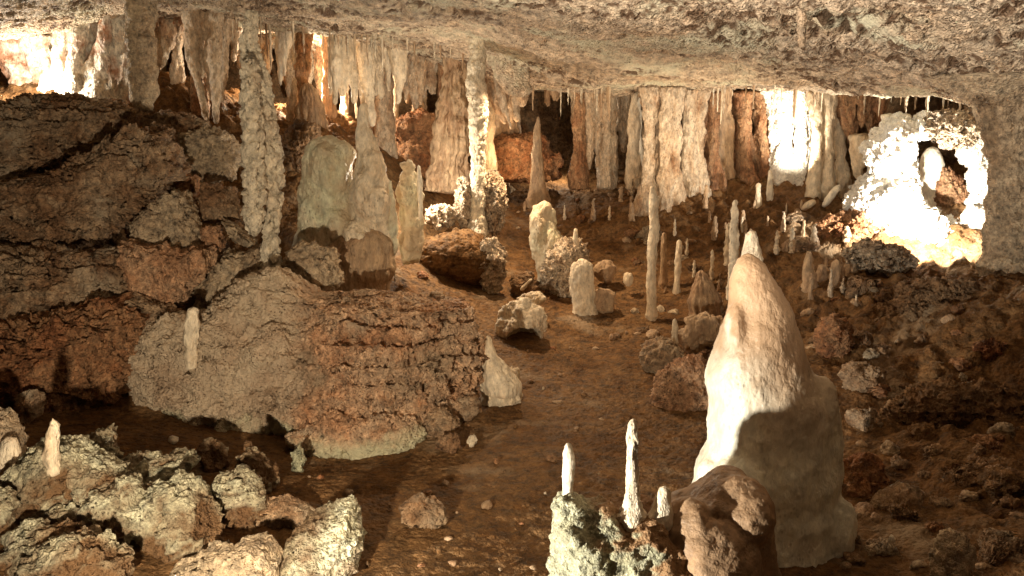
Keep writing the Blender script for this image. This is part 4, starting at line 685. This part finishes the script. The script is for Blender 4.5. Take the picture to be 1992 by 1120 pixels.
pillar('glaring white pillar twin with a slot between it and the first', 'calcite', [(175, 1546, 1592), (240, 1550, 1588), (300, 1548, 1586), (335, 1544, 1580)], 13.8, 85, k=.6)
pillar('tall cream pillar right of the glaring white twin pillars', 'cream', [(180, 1582, 1645), (240, 1588, 1640), (300, 1584, 1644), (360, 1580, 1646), (385, 1576, 1650)], 13.1, 86)
pillar('dark brown knobbly pillar right of the tall cream pillar', 'rust', [(185, 1636, 1722), (240, 1642, 1715), (290, 1655, 1705)], 12.9, 87, tip='bottom', knob=(8, .06))
pillar('pale fluted stump under the dark brown knobbly pillar', 'cream', [(285, 1664, 1704), (330, 1660, 1700), (390, 1662, 1704)], 12.6, 88)
pillar('glaring white fluted column at the left side of the right alcove', 'pale', [(225, 1722, 1770), (300, 1728, 1766), (380, 1730, 1772), (430, 1722, 1780)], 11.5, 89, k=.6)

# ---- right alcove
formation('stalagmite', 'pink white rounded stalagmite in the dark window of the glaring alcove', 'stalagmite', 'pale', [(284, 1800, 1826), (310, 1792, 1834), (350, 1790, 1840), (400, 1785, 1850)], 12.0, seed=70)
boulder('rock', 'rusty rock filling the right back of the glaring alcove', 'rust', 1800, 1892, 320, 470, 11.9, ry=.7, seed=90, rough=.14)
ring = [(1728, 300, 34), (1750, 262, 26), (1800, 244, 17), (1852, 252, 19), (1890, 288, 21), (1909, 345, 19), (1911, 400, 19), (1902, 446, 24), (1866, 474, 38), (1815, 480, 46), (1762, 466, 46), (1742, 412, 42), (1732, 350, 38), (1786, 452, 34), (1752, 392, 26), (1700, 380, 30), (1690, 410, 34), (1715, 430, 40)]
q, f, nr = fuse([boulder_geo(u - r * 1.15, u + r * 1.15, v - r * 1.35, v + r * 1.35, 11.35 + random.uniform(-.15, .15), ry=1.1, seed=300 + i_, planes=5, hard=12, rough=.3, res=.03)[:2] for i_, (u, v, r) in enumerate(ring)], .018, 9)
q = q + nr * (.045 * (.5 - worley(q * 12)) + .07 * fbm(q * 4, 5, .6, ridge=True))[:, None]
tag(link_mesh('flowstone', q, f, MATS['calcite'], origin=P(1810, 500, 11.3)), 'glaring white ring of rough flowstone around the dark window at the right', 'flowstone')
formation('pillar', 'dark brown grainy rock pillar at the right edge of the picture', 'pillar', 'grey_rock', [(150, 1800, 2220), (182, 1862, 2160), (215, 1902, 2130), (300, 1926, 2100), (420, 1922, 2110), (500, 1912, 2120), (560, 1896, 2140)], 9.6, seed=72, tip='none', rough=.07, k=.6, knob=(9, .05), flute=(4, .04), group=PL, wob=.1)
boulder('popcorn_rock', 'coral like popcorn rock under the glaring alcove', 'knobby', 1640, 1790, 462, 545, 10.3, cat='rock', ry=.7, seed=92, rough=.2, knob=(9, .1))
boulder('popcorn_rock', 'arched popcorn crust over the top of the glaring alcove', 'knobby', 1770, 1935, 208, 292, 11.0, cat='rock', ry=.5, seed=93, rough=.2, knob=(9, .08), tilt=18)
boulder('rock', 'rusty rubble bank between the broken rods and the alcove', 'red_rock', 1580, 1760, 405, 500, 11.4, ry=.8, seed=94, rough=.2, knob=(9, .06))
for k_, (u, a) in enumerate([(1575, 'leftmost'), (1600, 'second'), (1628, 'third'), (1655, 'rightmost')]):
    formation('stalagmite', a + ' stub in the row of fused stubs right of the giant stalagmite tip', 'stalagmite', 'brown_stone', [(486 + 9 * (k_ * 7 % 4), u - 8, u + 7), (522, u - 12, u + 11), (556, u - 14, u + 13)], 10.2 + .15 * (k_ % 2), seed=73 + k_, rough=.1, knob=(14, .03), group='fused stubs under the alcove')

# ---- small stalactites fringing the ceiling lips
random.seed(5)
protos = []
for k_ in range(4):
    q, f, o = spindle([(100, 992, 1000), (125, 993, 999), (150, 994, 998)], 12, seed=90 + k_, tip='bottom', rough=.06, res=.012); c = (q.min(0) + q.max(0)) / 2; c[2] = q[:, 2].max()
    ob = link_mesh('stalactite', q - c, f, MATS[['cream', 'curtain', 'column_rock', 'brown_stone'][k_]], solid=False); COL.objects.unlink(ob); protos.append(ob)
def fringe(u0, u1, Y0, Y1, n, label, group):
    for i in range(n):
        u = random.uniform(u0, u1); Y = Y0 + (Y1 - Y0) * (u - u0) / (u1 - u0) + random.gauss(0, .25); x = P(u, 150, Y)[0]
        c = random.choice(protos).copy(); COL.objects.link(c); s = random.uniform(.5, 1.0); c.location = (x, Y, ceil_z(x, Y) + .05); c.scale = (s * .8, s * .8, s * random.uniform(.5, 1.3)); c.rotation_euler.z = random.uniform(0, 6)
        tag(c, label, 'stalactite', group)
fringe(440, 930, 11.6, 12.4, 40, 'small thin stalactite in the fringe along the left ceiling lip', 'small stalactites along the left ceiling lip')
fringe(1010, 1260, 13.2, 13.4, 16, 'small thin stalactite over the black hollow', 'small stalactites over the black hollow')
fringe(1380, 1920, 12.6, 11.0, 36, 'small thin stalactite in the fringe along the right ceiling lip', 'small stalactites along the right ceiling lip')

# ---- small stubs and loose stones
random.seed(21)
def proto_rock(sd, mt):
    q, f, o = boulder_geo(980, 1012, 545, 570, 9, ry=1, seed=sd, planes=8, hard=12, rough=.16, crack=.06, res=.012); q = q - (q.min(0) + q.max(0)) / 2
    ob = link_mesh('loose_stone', q, f, MATS[mt], solid=False); COL.objects.unlink(ob); return ob
def proto_stub(sd, mt):
    q, f, o = spindle([(488 + 14 * (sd % 3), 990, 998 + sd % 3), (508 + 9 * (sd % 3), 988, 1001), (535, 986, 1002), (560, 984, 1003)], 9, seed=sd, rough=.12, knob=(16, .03), wob=.7, res=.01); q = q - (o[0], o[1], q[:, 2].min())
    ob = link_mesh('stalagmite', q, f, MATS[mt], solid=False); COL.objects.unlink(ob); return ob
RP = [proto_rock(400 + i, m_) for i, m_ in enumerate(['brown_rock', 'brown_stone', 'mud', 'brown_rock', 'red_rock', 'grey_rock', 'wall_rock'])]
SP_ = [proto_stub(420 + i, m_) for i, m_ in enumerate(['cream', 'brown_stone', 'brown_stone', 'curtain', 'knobby', 'brown_stone', 'cream'])]
def strew(pool, n, box, lab, cat, group, s0, s1, sink):
    for i in range(n):
        for _ in range(30):
            u, v = random.uniform(box[0], box[2]), random.uniform(box[1], box[3]); h, on = ground_hit(u, v, True)
            if on == 0: break
        c = random.choice(pool).copy(); COL.objects.link(c); sc_ = s0 * (s1 / s0) ** (random.random() ** 1.7)
        c.location = (h[0], h[1], h[2] - sink * sc_); c.scale = (sc_ * random.uniform(.8, 1.2), sc_ * random.uniform(.8, 1.2), sc_ * random.uniform(.7, 1.3)); c.rotation_euler.z = random.uniform(0, 6.28); tag(c, lab, cat, group)
strew(RP, 50, (1230, 400, 1720, 700), 'rough stone among the rubble on the right middle slope', 'rock', 'rubble stones on the right middle slope', .7, 2.6, .02)
strew(SP_, 40, (1290, 400, 1700, 600), 'little stalagmite stub among the rubble on the right middle slope', 'stalagmite', 'little stubs on the right middle slope', .3, 1.1, .04)
strew(RP, 60, (1640, 600, 1985, 1110), 'dim rough stone on the dark slope at lower right', 'rock', 'stones on the dark lower right slope', .5, 2.2, .02)
strew(RP, 20, (560, 870, 1080, 1110), 'small loose stone on the muddy foreground floor', 'rock', 'loose stones on the muddy foreground floor', .15, .6, .0)
strew(RP, 24, (1000, 540, 1260, 840), 'small loose stone beside the muddy path in the middle', 'rock', 'loose stones beside the muddy path', .2, .8, .01)
strew(RP, 40, (780, 330, 1240, 540), 'dim loose stone on the back floor of the cave', 'rock', 'loose stones on the back floor', .4, 1.8, .02)
strew(SP_, 10, (960, 340, 1240, 480), 'little dim stalagmite stub on the back floor', 'stalagmite', 'little stubs on the back floor', .4, .9, .04)
